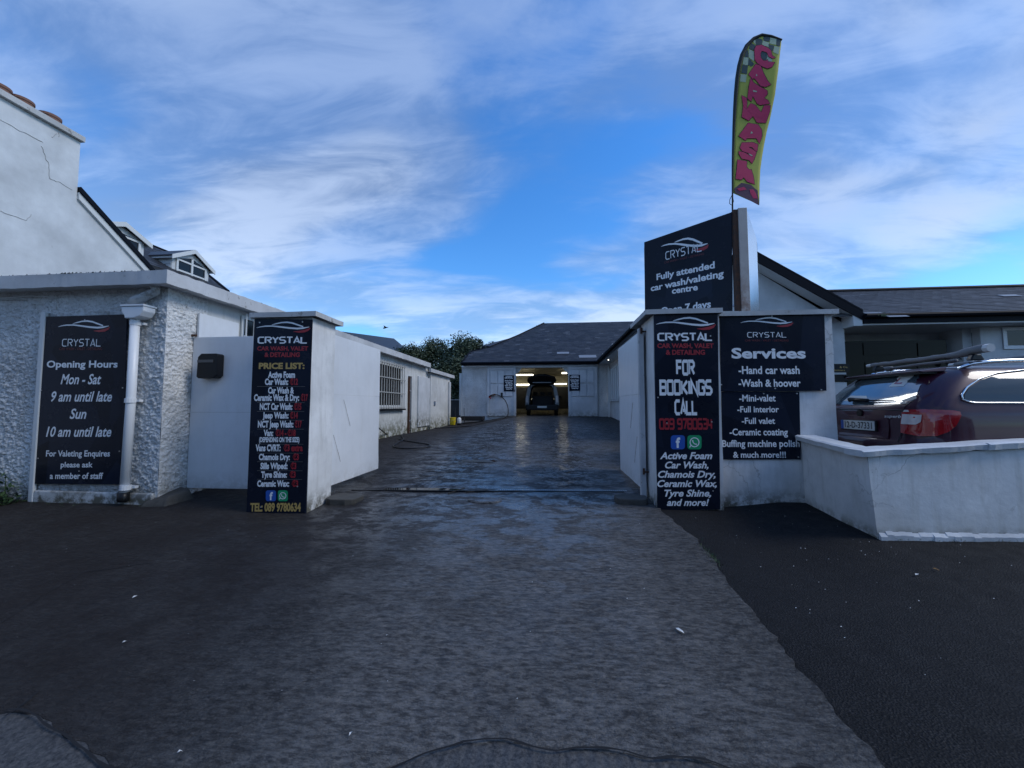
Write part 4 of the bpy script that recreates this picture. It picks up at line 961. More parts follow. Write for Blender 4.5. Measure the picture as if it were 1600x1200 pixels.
# left hip planes falling away behind
m = MB(); back = [Vector((p.x - .5 + i * 1.0, 28.4 - i * .5, 3.86 if i == 0 else p.z)) for i, p in enumerate(sil)]
m.add(sil + [Vector((sil[0].x, 28.4, EZ)), Vector((rr.x, 28.4, EZ)), rr], [(0, 5, 4, 3), (0, 3, 2), (0, 2, 1), (5, 6, 7, 4)]); m.build('roof_back', M['slate'], bay)
for a, b in zip(sil, sil[1:]):
    m = MB(); m.bar(a + Vector((0, 0, .02)), b + Vector((0, 0, .02)), .04, 6); m.build('hip_ridge', M['black_fascia'], bay)
m = MB(); m.box(sil[0].x - .03, 2.42, EYv - .03, EYv + .01, 3.69, 3.87); m.build('fascia', M['black_fascia'], bay)
m = MB(); m.tube([(sil[0].x - .05, EYv - .09, 3.80), (2.4, EYv - .09, 3.80)], .055, 8); m.build('gutter', M['black_fascia'], bay)
m = MB(); m.box(sil[0].x, 2.42, EYv + .01, BY, 3.70, 3.74); m.build('soffit', M['white_trim'], bay)
p = on_roof(879, 552); m = MB(); m.obox(p, (1, 0, 0), Vr, Rn, (-.3, .35), (-.12, .12), (.02, .03)); m.build('lead_patch', M['lead'], bay)
p = on_roof(918, 557); m = MB(); m.obox(p, (1, 0, 0), Vr, Rn, (-.45, .45), (-.2, .12), (.02, .03)); m.build('lead_patch', M['lead'], bay)
# kerb-like dark strip at the foot of the bay, left
x0, y0 = gp(728, 654); m = MB(); m.box(bxl + .1, dl0 - .1, BY - .8, BY - .2, GZ - .2, GZ + .02)
o = m.build('rubber_mat', M['rubber'], bevel=.02); tag(o, 'thick black rubber mat along the foot of the wash bay wall', 'mat')

# ---- wing on the right, running to the house
wing = thing('window_wing', 'white wing with tall windows and dark eaves along the right side of the yard', 'building', (3.05, 15, .9))
WX = 3.05
m = MB(); m.box(WX, WX + .2, 10.9, BY, .3, 1.85); m.box(WX, WX + .2, 10.9, BY, 3.35, 3.78); m.build('wall', M['roughcast'], wing)
ws = lin(11.2, 20.1, .56)
for k, y in enumerate(ws):
    m = MB(); m.box(WX - .10, WX + .2, y - .10, y + .10, 1.85, 3.35); m.build('pilaster', M['white_trim'], wing, bevel=.01)
    if k < len(ws) - 1:
        m = MB(); m.box(WX + .10, WX + .12, y + .10, ws[k + 1] - .10, 1.85, 3.35); w_ = m.build('window', M['glass'], wing)
        m = MB()
        for q in (y + .13, ws[k + 1] - .13): m.box(WX + .04, WX + .10, q - .025, q + .025, 1.86, 3.34)
        m.box(WX + .042, WX + .098, y + .10, ws[k + 1] - .10, 1.86, 1.93); m.box(WX + .042, WX + .098, y + .10, ws[k + 1] - .10, 2.85, 2.91); subpart(m, 'window_frame', M['white_trim'], w_, wing)
        m = MB(); m.box(WX - .10, WX - .001, y + .0, ws[k + 1] - .13, 1.77, 1.84); m.build('sill', M['white_trim'], wing)
m = MB(); m.box(WX - .16, WX - .105, 19.6, 19.72, GZ, 3.6); m.build('pipe_boxing', M['white_trim'], wing)
EXX = 2.46
m = MB(); m.box(EXX, WX + .1, 10.4, BY, 3.70, 3.74); m.build('soffit', M['white_trim'], wing)
m = MB(); m.box(EXX - .03, EXX, 10.4, BY - .30, 3.66, 3.87); m.build('fascia', M['black_fascia'], wing)
m = MB(); m.tube([(EXX - .09, 10.4, 3.83), (EXX - .09, BY - .36, 3.80)], .055, 8); m.build('gutter', M['black_fascia'], wing)
for k, y in enumerate((11.6, 15.2)):
    pass
p = aty(965, 543, 1); 
def soffit_hit(px, py): return atz(px, py, 3.62)
for (pa, pb, Y, lab) in (((945.5, 554), (951, 563), 18.2, 'lit white tube hung under the right eaves, farther one'), ((961, 539), (966, 547.5), 15.2, 'lit white tube hung under the right eaves, nearer one beside the gate')):
    A_, B_ = aty(*pa, Y), aty(*pb, Y); t = thing('tube_light', lab, 'lamp', A_, 'tube lights under the right eaves')
    m = MB(); m.bar(A_, B_, .022, 8); m.build('tube', M['tube_out'], t, smooth=True)
    m = MB(); m.bar(A_ + Vector((-.12, 0, .03)), A_ + Vector((-.01, 0, 0)), .03, 8); m.bar(A_ + Vector((-.06, 0, .02)), (A_.x - .06, A_.y, 3.70), .012, 6); m.build('bracket', M['white_trim'], t)

# ================================================================== HOUSE ON THE RIGHT (gable + long slate roof)
HY = 10.75
hs = thing('office_house', 'white rendered office house with dark slate roof behind the parked cars', 'building', (8, HY, .6))
EZ2 = 3.86; PKX, PKZ = 5.12, 5.62; RX = 7.80
slope_g = (PKZ - EZ2) / (PKX - EXX)
m = MB(); m.prism([(WX, HY + .02, .3), (7.66, HY + .02, .3), (7.66, HY + .02, 3.7), (PKX, HY + .02, PKZ - .15), (WX, HY + .02, 4.05)], (0, .2, 0)); m.build('gable_wall', M['house'], hs)
for sx, x_e in ((-1, EXX - .02), (1, RX + .04)):
    a = Vector((PKX, HY - .38, PKZ)); b = Vector((x_e, HY - .38, EZ2 - .0))
    m = MB(); m.prism([a + Vector((0, 0, .05)), b + Vector((0, 0, .05)), b + Vector((0, 0, -.17)), a + Vector((0, 0, -.17))], (0, .035, 0)); m.build('bargeboard', M['black_fascia'], hs)
    m = MB(); m.prism([a + Vector((0, .035, -.13)), b + Vector((0, .035, -.13)), b + Vector((0, .035, -.17)), a + Vector((0, .035, -.17))], (0, .36, 0)); m.build('verge_soffit', M['white_trim'], hs)
    m = MB(); yb = 20 if sx < 0 else 16
    m.prism([a + Vector((0, .0, .06)), b + Vector((0, 0, .06)), b + Vector((0, yb - HY, .06)), a + Vector((0, yb - HY, .06))], (0, 0, .05)); m.build('roof_slope', M['black_fascia'], hs)
m = MB(); m.box(7.62, RX + .03, HY - .36, HY + .06, 3.56, 3.83); m.build('eave_box', M['white_trim'], hs, bevel=.01)
# long roof
RY0 = 10.42; K2 = .5; V2 = Vector((0, 1, K2)).normalized()
def on2(px, py):
    n = Vector((0, -K2, 1)).normalized(); r = ray(px, py); return EYEV + r * ((Vector((0, RY0, EZ2)) - EYEV).dot(n) / r.dot(n))
rg = on2(1600, 448); ry = rg.y; rz = EZ2 + K2 * (ry - RY0); X1 = 18.0
m = MB(); m.prism([(6.2, RY0, EZ2), (X1, RY0, EZ2), (X1, ry, rz), (6.2, ry, rz)], (0, 0, -.05)); m.build('roof', M['slate'], hs)
gl = lambda a, b: (6.2 + a) > (RX - .05 - (b / math.sqrt(1 + K2 * K2) * K2) / slope_g * 1.0)
slates(hs, (6.2, RY0, EZ2), (1, 0, 0), V2, gl, X1 - 6.2, (ry - RY0) * math.sqrt(1 + K2 * K2) - .05, .25, .15)
m = MB(); m.tube([(6.3, ry, rz + .02), (X1, ry, rz + .02)], .06, 8); m.build('ridge_tile', M['black_fascia'], hs)
m = MB(); m.prism([(6.2, ry, rz), (X1, ry, rz), (X1, ry + 4, 3.6), (6.2, ry + 4, 3.6)], (0, 0, -.05)); m.build('roof_back', M['slate'], hs)
m = MB(); m.box(RX + .05, X1, RY0 - .04, RY0, 3.62, 3.84); m.build('fascia', M['black_fascia'], hs)
m = MB(); m.tube([(RX + .05, RY0 - .10, 3.80), (X1, RY0 - .10, 3.80)], .06, 8); m.build('gutter', M['black_fascia'], hs)
m = MB(); m.box(RX + .05, X1, RY0, HY + 1.05, 3.58, 3.615); m.build('soffit', M['white_trim'], hs)
m = MB(); p = on2(1365, 491); m.obox(p, (1, 0, 0), V2, Vector((0, -K2, 1)).normalized(), (-.2, .2), (-.07, .08), (.02, .03)); m.build('lead_patch', M['lead'], hs)
m = MB(); p = on2(1400, 495.5); m.obox(p, (1, 0, 0), V2, Vector((0, -K2, 1)).normalized(), (-.2, .25), (-.06, .05), (.02, .03)); m.build('lead_patch', M['lead'], hs)
m = MB(); p = on2(1575, 463); m.obox(p, (1, 0, 0), V2, Vector((0, -K2, 1)).normalized(), (-.2, .25), (-.1, .1), (.02, .03)); m.build('lead_patch', M['lead'], hs)
mo = MB()
for k in range(40):
    p = on2(1382 + random.gauss(0, 5), 493 + random.gauss(0, 1.2)); s = .02; mo.add([p, p + Vector((s, 0, .02)), p + Vector((0, .01, .06))], [(0, 1, 2)])
mo.build('moss', M['leaf2'], hs, kind='stuff')
# walls: doorway recess between x = 7.66 and right wall section
rx0, rx1 = 7.66, aty(1533, 540, HY + .2).x
m = MB(); m.box(rx1, X1, HY + .2, HY + .4, .3, 3.575); m.build('front_wall', M['house'], hs)
m = MB(); m.box(rx1 - .02 - .2, rx1 - .002, HY + .41, HY + 1.0, .3, 3.575); m.box(7.46, 7.64, HY + .25, HY + 1.0, .3, 3.575); m.box(rx0, rx1 + .2, HY + 1.02, HY + 1.2, .3, 3.575); m.build('recess_wall', M['house'], hs)
DY = HY + .6
dx0, dx1 = 7.67, aty(1480, 560, DY).x
m = MB(); m.box(dx0, dx1, DY, DY + .08, .3, 3.32); scn = m.build('entrance_screen', M['entrance_glass'], hs)
for (a, b, c, d) in ((1349, 536, 1423, 554), (1434, 536, 1476, 556), (1352, 566, 1382, 585), (1392, 566, 1421, 600), (1434, 566, 1474, 600)):
    p, q = aty(a, b, DY - .02), aty(c, d, DY - .02); m = MB(); m.box(p.x, q.x, DY - .02, DY - .003, q.z, p.z); subpart(m, 'pane', M['entrance_glass'], scn, hs)
m = MB(); m.box(rx1 - .9, rx1 - .02 - .2, DY - .3, DY - .28, .3, 3.57)
# windows in the walls
def house_window(x0, x1, z0, z1, y):
    m = MB(); m.box(x0, x1, y - .012, y - .003, z0, z1); w = m.build('window', M['glass'], hs)
    m = MB(); f = .09
    m.box(x0 - f, x1 + f, y - .035, y - .014, z1, z1 + f); m.box(x0 - f, x1 + f, y - .035, y - .014, z0 - f, z0); m.box(x0 - f, x0, y - .034, y - .014, z0, z1); m.box(x1, x1 + f, y - .034, y - .014, z0, z1)
    subpart(m, 'frame', M['pvc'], w, hs, bevel=.006)
p, q = aty(1262, 513, HY), aty(1293, 547, HY); house_window(p.x, q.x, q.z, p.z, HY + .02)
p, q = aty(1571, 517, HY + .2), aty(1660, 539, HY + .2); house_window(p.x, q.x, q.z, p.z, HY + .2)
# wall lantern bracket
p = aty(1498, 562, HY + .6)
t = thing('wall_lantern', 'black scrolled wall lantern bracket beside the dark entrance', 'lantern', p)
m = MB(); m.tube([(rx1 - .23, HY + .45, p.z), (rx1 - .45, HY + .43, p.z + .12), (rx1 - .55, HY + .43, p.z + .05)], .012, 6); m.build('bracket', M['black'], t)
m = MB(); m.lathe((rx1 - .55, HY + .43, p.z - .18), [(.03, 0), (.06, .05), (.07, .2), (.02, .24)], 6); m.build('lamp', M['black'], t)
# name plates
for (x0, y0, x1, y1, lab, lines) in ((1288, 568.5, 1327.5, 581.5, 'black solicitors name plate on the white house wall', [('Solicitors', 1297, 1320, 579.6, 577.2, 'ink_gold'), ('& Co.', 1312, 1325, 575, 572.2, 'ink_gold')]), (1291, 585, 1327.5, 596.5, 'white notice plate with small dark print under the black name plate', [('', 0, 0, 0, 0, '')])):
    F = Face((0, HY + .0, 0), (1, 0, 0)); S = Sign('name_plate', lab, F, [(x0, y1), (x1, y1), (x1, y0), (x0, y0)], .018, 'sign_plain' if 'black' in lab else 'plate')
    for (t_, a, b, c, d, ink) in lines:
        if t_: S.F.text(S.mb(ink), t_, a, b, c, d, .01)
    if 'white' in lab:
        S.F.polypx(S.mb('ink_black'), [(1298, 593), (1303, 593), (1303, 588.5), (1298, 588.5)], .003); S.F.polypx(S.mb('ink_grey'), [(1319, 591), (1323, 591), (1323, 587.5), (1319, 587.5)], .003)
        S.F.polypx(S.mb('ink_black'), [(1291.5, 596.3), (1327, 596.3), (1327, 595.6), (1291.5, 595.6)], .003)
    S.done()

# ================================================================== HOUSE BEHIND ON THE LEFT
GX = -11.0
lh = thing('chimney_house', 'tall white gabled house with a wide chimney behind the flat-roofed building', 'house', (GX - 3, 8, .3))
cz = atx(125, 222, GX).z; y1 = atx(125, 222, GX).y; vb = atx(119, 300, GX); ve = atx(228, 419, GX)
pitch = (vb.z - ve.z) / (ve.y - vb.y)
yback = ve.y + 1.4; zb_ = ve.z - pitch * 1.4; yf = 0.5
ridge_y = vb.y - .3
m = MB()
m.prism([(GX, yf - 5, .2), (GX, yback, .2), (GX, yback, zb_), (GX, vb.y, vb.z - .08), (GX, vb.y - 2.2, vb.z - .08), (GX, yf - 5, vb.z - 4)], (-.3, 0, 0)); m.build('gable_wall', M['gable'], lh)
m = MB(); jitter_box(m, GX - .9, GX + .012, 4.2, y1, 3.5, cz, amp=.006, seed=8); chim = m.build('chimney_stack', M['gable'], lh)
m = MB(); m.box(GX - 1.0, GX + .10, 4.0, atx(134, 219, GX + .10).y, cz + .002, cz + .13); subpart(m, 'chimney_cap', M['cap'], chim, lh, bevel=.01)
m = MB(); m.box(GX - .8, GX - .04, 4.3, y1 - .25, cz + .131, cz + .22); subpart(m, 'flaunching', M['block'], chim, lh, bevel=.05)
for px, py in ((-4, 150), (34, 158), (78, 180)):
    y = atx(px, py, GX - .42).y; m = MB(); m.lathe((GX - .42, y, cz + .22), [(.15, 0), (.16, .06), (.175, .08), (.175, .15), (.19, .17), (.19, .22), (.15, .22), (.14, .1)], 18); subpart(m, 'chimney_pot', M['terracotta'], chim, lh, smooth=False)
a = Vector((GX + .06, vb.y + .02, vb.z)); b = Vector((GX + .06, yback + .3, vb.z - pitch * (yback + .3 - vb.y)))
m = MB(); m.prism([a, b, b - Vector((0, 0, .16)), a - Vector((0, 0, .16))], (-.06, 0, 0)); m.build('bargeboard', M['white_trim'], lh)
m = MB(); m.prism([a + Vector((.04, 0, .13)), b + Vector((.04, 0, .13)), b + Vector((.04, 0, .002)), a + Vector((.04, 0, .002))], (-3.5, 0, 0)); m.build('rear_roof', M['black_fascia'], lh)
def densify2(pts):
    out = []
    for (a, b), (c, d) in zip(pts, pts[1:]):
        for k in range(5): t = k / 5; out.append((a + (c - a) * t + random.uniform(-.8, .8), b + (d - b) * t + random.uniform(-.8, .8)))
    return out + [pts[-1]]
for pts in ([(0, 188), (30, 204), (66, 222)], [(64, 228), (70, 245), (76, 258), (77, 280), (92, 285), (112, 297)], [(91, 206), (91, 214)], [(80, 215), (88, 209)], [(0, 330), (40, 345), (48, 335)]):
    m = MB(); m.tube([Vector((GX + .014, atx(*p, GX).y, atx(*p, GX).z)) for p in densify2(pts)], .007, 5); m.build('wall_crack', M['cap'], lh)
# rear wing with dormers: roof slope facing the yard
wg = thing('dormer_house', 'slate roofed wing with two white dormer windows behind the flat roof', 'house', (-16, 16, .3))
RXx = -16.5; r0 = atx(213, 374.5, RXx); r1 = Vector((RXx, atx(283, 399, RXx).y + 2.0, 0)); rzz = r0.z
KX = .56
EXa = -12.6; eza = rzz - KX * (EXa - RXx)
yA = 8.6; hipe = atx(357, 455, EXa)
p_r1 = Vector((RXx, atx(300, 406, RXx).y, rzz))
pts = [(RXx, yA, rzz), p_r1, (EXa, hipe.y, eza), (EXa, yA, eza)]
m = MB(); m.prism(pts, (-.02, 0, -.08)); m.build('roof', M['slate'], wg)
V3 = Vector((-1, 0, KX)).normalized(); L3 = (RXx - EXa) / -1 * math.sqrt(1 + KX * KX)
clip3 = lambda a, b: a < (hipe.y - yA) + (p_r1.y - hipe.y) * b / L3
slates(wg, (EXa, yA, eza), (0, 1, 0), V3, clip3, hipe.y - yA, L3, .3, .19)
m = MB(); m.add([p_r1, (EXa, hipe.y, eza), (-20, hipe.y, eza), (RXx, yA, rzz), (-20, yA, eza)], [(0, 1, 2), (0, 2, 4, 3)]); m.build('roof_back', M['slate'], wg)
m = MB(); m.box(-20, EXa - .2, yA, hipe.y - .2, .2, eza - .02); m.build('wall', M['gable'], wg)
m = MB(); m.tube([(RXx, yA, rzz + .02), p_r1 + Vector((0, 0, .02)), (EXa, hipe.y, eza + .04)], .05, 6); m.build('ridge', M['black_fascia'], wg)
def dormer(fx, y0, y1, zb, ze, zp):
    yc = (y0 + y1) / 2; xb = RXx + .3
    m = MB(); m.prism([(fx, y0, zb), (fx, y1, zb), (fx, y1, ze), (fx, yc, zp), (fx, y0, ze)], (xb - fx, 0, 0)); dm = m.build('dormer', M['gable'], wg)
    for s, (ya) in ((-1, y0), (1, y1)):
        o = Vector((0, s * .14, -.10)); A = Vector((fx + .14, yc, zp + .06)); B = Vector((fx + .14, ya, ze + .06)) + o
        m = MB(); m.prism([A, B, B + Vector((xb - fx, 0, 0)), A + Vector((xb - fx, 0, 0))], (0, 0, .05)); subpart(m, 'dormer_roof', M['slate'], dm, wg)
        m = MB(); m.prism([A + Vector((.02, 0, .05)), B + Vector((.02, 0, .05)), B + Vector((.02, 0, -.10)), A + Vector((.02, 0, -.10))], (-.03, 0, 0)); subpart(m, 'bargeboard', M['white_trim'], dm, wg)
        m = MB(); m.box(xb, fx + .12, ya + s * .10 - .02, ya + s * .10 + .02, ze - .10, ze - .0); subpart(m, 'eave_board', M['white_trim'], dm, wg)
    for k in range(8):
        z = zb + (ze - zb) * k / 8; m = MB(); m.hexa([(xb + .1, y0 - .022, z), (fx - .02, y0 - .022, z), (fx - .02, y0 - .002, z), (xb + .1, y0 - .002, z), (xb + .1, y0 - .008, z + (ze - zb) / 8 - .006), (fx - .02, y0 - .008, z + (ze - zb) / 8 - .006), (fx - .02, y0 - .002, z + (ze - zb) / 8 - .006), (xb + .1, y0 - .002, z + (ze - zb) / 8 - .006)]); subpart(m, 'clapboard', M['white_trim'], dm, wg)
    w = y1 - y0; f = .16
    m = MB(); m.prism([(fx + .003, y0 + f, zb + .25), (fx + .003, y1 - f, zb + .25), (fx + .003, y1 - f, ze - .02), (fx + .003, yc, zp - .22), (fx + .003, y0 + f, ze - .02)], (.012, 0, 0)); subpart(m, 'window', M['glass'], dm, wg)
    m = MB(); zb2 = zb + .25
    for y in (y0 + f, yc, y1 - f): m.box(fx + .016, fx + .05, y - .035, y + .035, zb2, ze - .02 if y != yc else zp - .26)
    for z in (zb2, (zb2 + ze) / 2, ze - .05): m.box(fx + .018, fx + .047, y0 + f, y1 - f, z - .03, z + .03)
    subpart(m, 'window_frame', M['white_trim'], dm, wg)
    return dm
FX = -13.2
for (pl_, pr2, pk, zbp) in (((279, 404), (316, 414), (300, 393), 440), ((173, 352), (212, 377), (190, 350), 405)):
    a, b = atx(*pl_, FX), atx(*pr2, FX); k = atx(*pk, FX)
    zc = (a.z + b.z) / 2
    ymid = k.y; hw = .72 if pl_[0] > 200 else .68
    dormer(FX, ymid - hw, ymid + hw, eza + KX * (EXa - FX) - .3 if False else zc - 1.15, zc - .05, k.z - .05)

# ================================================================== FAR ROOFS, WALL, TREES
def gable_roof(root, x0, x1, y0, y1, ze, zr, base, wallm='gable'):
    yc = (y0 + y1) / 2; h = (y1 - y0) * .45
    m = MB(); m.add([(x0, y0, ze), (x1, y0, ze), (x1, y1, ze), (x0, y1, ze), (x0 + h, yc, zr), (x1 - h, yc, zr)], [(0, 1, 5, 4), (1, 2, 5), (2, 3, 4, 5), (3, 0, 4), (0, 3, 2, 1)]); m.build('roof', M['slate'], root)
    m = MB(); m.box(x0 + .3, x1 - .3, y0 + .3, y1 - .3, base, ze - .01); m.build('wall', M[wallm], root)
    m = MB(); m.box(x0, x1, y0 - .03, y0 - .002, ze - .18, ze + .01); m.build('fascia', M['black_fascia'], root)
t = thing('far_building', 'dark hipped slate roof just behind the left end of the wash bay roof', 'building', (-5, 33, 1))
p = aty(750, 540, 30); q = aty(778, 525, 33)
gable_roof(t, aty(749, 538, 30).x, 6, 30, 36.6, aty(760, 541, 30).z, aty(790, 524.5, 33.3).z, 1)
t = thing('far_building', 'long low building with a dark roof above the barred window wall', 'building', (-14, 28, 1))
A = aty(545, 519, 22); B = aty(640, 536, 34)
m = MB(); m.add([(-11.0, 14, 3.5), (-9.6, 36, 3.5), (A.x, 17, aty(530, 516, 17).z + .30), (B.x - 1.5, 34, B.z + .45), (-22, 36, 3.5), (-22, 14, 3.5)], [(0, 1, 3, 2), (2, 3, 4, 5), (0, 2, 5), (1, 4, 3)]); m.build('roof', M['slate'], t)
m = MB(); m.box(-21.5, -11.3, 17, 34, .5, 3.49); m.build('wall', M['gable'], t)
t = thing('garden_wall', 'grey green rendered wall glimpsed between the outbuilding and the wash bay', 'wall', (-6, 24, .8))
m = MB(); m.box(-9.5, bxl - .05, 24, 24.25, .4, 1.9); m.build('wall', M['block'], t); m = MB(); m.box(-9.55, bxl - .02, 23.96, 24.3, 1.902, 1.96); m.build('coping', M['cap'], t)
def tree(label, cx, cy, zt, rx, rz, seed, n=24000, leaf=.09, trunk=.25, zb=.9):
    rnd = random.Random(seed); root = thing('tree', label, 'tree', (cx, cy, zb), 'bushy trees behind the yard')
    m = MB(); cc = Vector((cx, cy, zt - rz))
    m.tube([(cx, cy, zb - .2), (cx + .1, cy, zb + (cc.z - zb) * .6), tuple(cc)], [trunk, trunk * .75, trunk * .4], 8)
    for k in range(6):
        a = rnd.random() * 6.28; m.tube([(cx, cy, zb + (cc.z - zb) * .55), cc + Vector((math.cos(a) * rx * .45, math.sin(a) * rx * .45, rnd.uniform(-.2, .4) * rz))], [trunk * .5, trunk * .12], 6)
    m.build('trunk', M['bark'], root)
    lob = []
    for k in range(60):
        th = rnd.random() * 6.28; u = rnd.uniform(-1, 1); r = math.sqrt(max(0, 1 - u * u)) * rnd.uniform(.35, .85)
        lob.append((cc + Vector((math.cos(th) * rx * r, math.sin(th) * rx * r, u * rz * .8)), rnd.uniform(.28, .46) * min(rx, rz)))
    m = MB()
    for k in range(n):
        c, r = lob[rnd.randrange(len(lob))]; d = Vector((rnd.gauss(0, 1), rnd.gauss(0, 1), rnd.gauss(0, 1))).normalized()
        p = c + d * r * (rnd.random() ** .35); s = leaf * rnd.uniform(.6, 1.3)
        u = Vector((rnd.gauss(0, 1), rnd.gauss(0, 1), rnd.gauss(0, .6))).normalized(); w = u.cross(d + Vector((.1, .2, .3))).normalized()
        m.add([p - u * s, p + w * s * .6, p + u * s, p - w * s * .6], [(0, 1, 2, 3)])
    m.build('crown', M['leaf'], root, kind=None)
    return root
def tr(px, py, Y, wpx, lab, seed, hfac=1.0):
    p = aty(px, py, Y); rx = wpx / 600 * Y; tree(lab, p.x, Y, p.z, rx, min(3.4, (p.z - .9) * .5) * hfac, seed)
tr(728, 519, 31, 48, 'tallest bushy tree, left of the wash bay roof', 1)
tr(683, 529, 32, 44, 'rounded dark tree left of the tallest one', 2)
tr(640, 541, 30, 42, 'low dark tree above the barred window wall', 3)
tr(768, 534, 34, 34, 'dark tree partly hidden by the wash bay roof', 4)
tr(708, 560, 28, 44, 'dense dark bush filling the gap above the outbuilding', 5)
tr(604, 548, 33, 36, 'leftmost dark tree showing over the fascia', 6)
tr(722, 588, 26, 26, 'dark bush in the gap beside the wash bay', 7)
# low plants at the far left foot of the wall
pt = thing('shrub', 'green leafy weeds growing at the foot of the roughcast wall, far left', 'plant', (-7.9, 4.5, .2))
m = MB(); rnd = random.Random(3)
for k in range(2200):
    x = rnd.uniform(-9.6, tx0 - .01); y = rnd.uniform(4.2, 4.62); h = rnd.uniform(.06, .50) * (1 if x < tx0 - .15 else .6); z = g(x, y) + .02 + rnd.uniform(0, h)
    a = rnd.random() * 6.28; s = rnd.uniform(.02, .05); u = Vector((math.cos(a), math.sin(a), rnd.uniform(-.3, .8))) * s; w = Vector((-math.sin(a), math.cos(a), .2)) * s * .4; p = Vector((x, y, z))
    m.add([p - u, p + w, p + u, p - w], [(0, 1, 2, 3)])
m.build('leaves', M['leaf2'], pt)
m = MB()
for k in range(60):
    x = rnd.uniform(-9.5, tx0 - .05); y = rnd.uniform(4.3, 4.6); z = g(x, y); m.bar((x, y, z), (x + rnd.uniform(-.05, .05), y - .03, z + rnd.uniform(.15, .4)), .004, 4)
m.build('stems', M['leaf2'], pt)
gm = MB()
for k in range(700):
    t_ = rnd.random()
    if t_ < .25: y = rnd.gauss(3.72, .12); x = edge_x(y) + rnd.gauss(.0, .02)
    elif t_ < .6: x = rnd.uniform(3.2, 9); y = LWY - rnd.uniform(.0, .07) + (x - 3.2) / 7.8 * .45
    elif t_ < .75: x = 3.2 - rnd.uniform(0, .05); y = rnd.uniform(4.2, 5.1)
    else: x = rnd.uniform(-7.4, -4.3); y = 4.58 - abs(rnd.gauss(0, .04)) if x < -5.2 else 5.03
    z = g(x, y); h = rnd.uniform(.008, .035); a = rnd.random() * 6.28; gm.add([(x, y, z), (x + .006 * math.cos(a), y + .006 * math.sin(a), z), (x + .02 * math.cos(a + 1), y + .02 * math.sin(a + 1), z + h)], [(0, 1, 2)])
o = gm.build('moss_tufts', M['leaf2'], kind='stuff'); tag(o, 'thin moss and grass tufts along wall feet and slab edge', 'moss')

# ================================================================== ACROSS THE ROAD (unseen, behind the camera; houses added to fill the reflections)
for k, (x, w, h, c, lab) in enumerate(((-24, 9, 5.6, 'gable', 'far left'), (-14.5, 9, 5.2, 'house', 'second from the left'), (-5, 9, 5.8, 'gable', 'middle'), (4.5, 9, 5.4, 'house', 'second from the right'), (14, 9, 5.0, 'gable', 'far right'))):
    t = thing('added_terrace_house', 'unseen two storey terrace house added behind the viewer for reflections, ' + lab, 'house', (x + w / 2, -15, -.1), 'unseen terrace houses added for reflections')
    m = MB(); m.box(x, x + w - .05, -21, -15, -.3, h); m.build('wall', M['block' if k % 2 else 'yard_wall'], t)
    m = MB(); m.prism([(x, -14.7, h), (x, -21.3, h), (x, -18, h + 2.4)], (w - .05, 0, 0)); m.build('roof', M['slate'], t)
    for i in range(3):
        for z in (.9, 3.4):
            if i == 1 and z < 1: continue
            m = MB(); m.box(x + 1 + i * 2.8, x + 2.2 + i * 2.8, -14.995, -14.96, z, z + 1.3); m.build('window', M['glass'], t)
    m = MB(); m.box(x + 3.9, x + 4.8, -14.995, -14.94, 0, 2.1); m.build('door', M['maroon'], t)
# ================================================================== SIGNS
# opening hours
F = Face((0, OY - .045, 0), (1, 0, 0))
S = Sign('opening_hours_sign', 'black opening hours board on the roughcast wall beside the downpipe', F, [(50, 756), (191, 757), (198, 491), (65, 495)], .015)
W = S.mb('ink_white')
swoosh(F, W, S.mb('ink_red'), 91, 173, 501, 520, 0)
block_text(F, W, 'CRYSTAL', 97, 158, 541.5, 529.5, .75, 1.4)
F.text(S.mb('ink_darkred'), 'CAR WASH - VALET - DETAILING', 93, 160, 547, 543, .01)
F.text(W, 'Opening Hours', 73, 184, 574, 564, .03)
for t, a, b, yb, yt in (('Mon - Sat', 95, 158, 600, 585), ('9 am until late', 80, 175, 627, 612), ('Sun', 109, 135, 654, 639), ('10 am until late', 72, 174, 682, 667)): F.text(W, t, a, b, yb, yt, .02, .25)
F.text(W, 'For Valeting Enquires', 72, 172, 713, 704, .022); F.text(W, 'please ask', 95, 145, 730, 722, .022); F.text(W, 'a member of staff', 78, 161, 748, 739, .022)
S.screws([(70, 505), (133, 500), (192, 606), (65, 610), (187, 705), (60, 716), (124, 736)]); S.done()
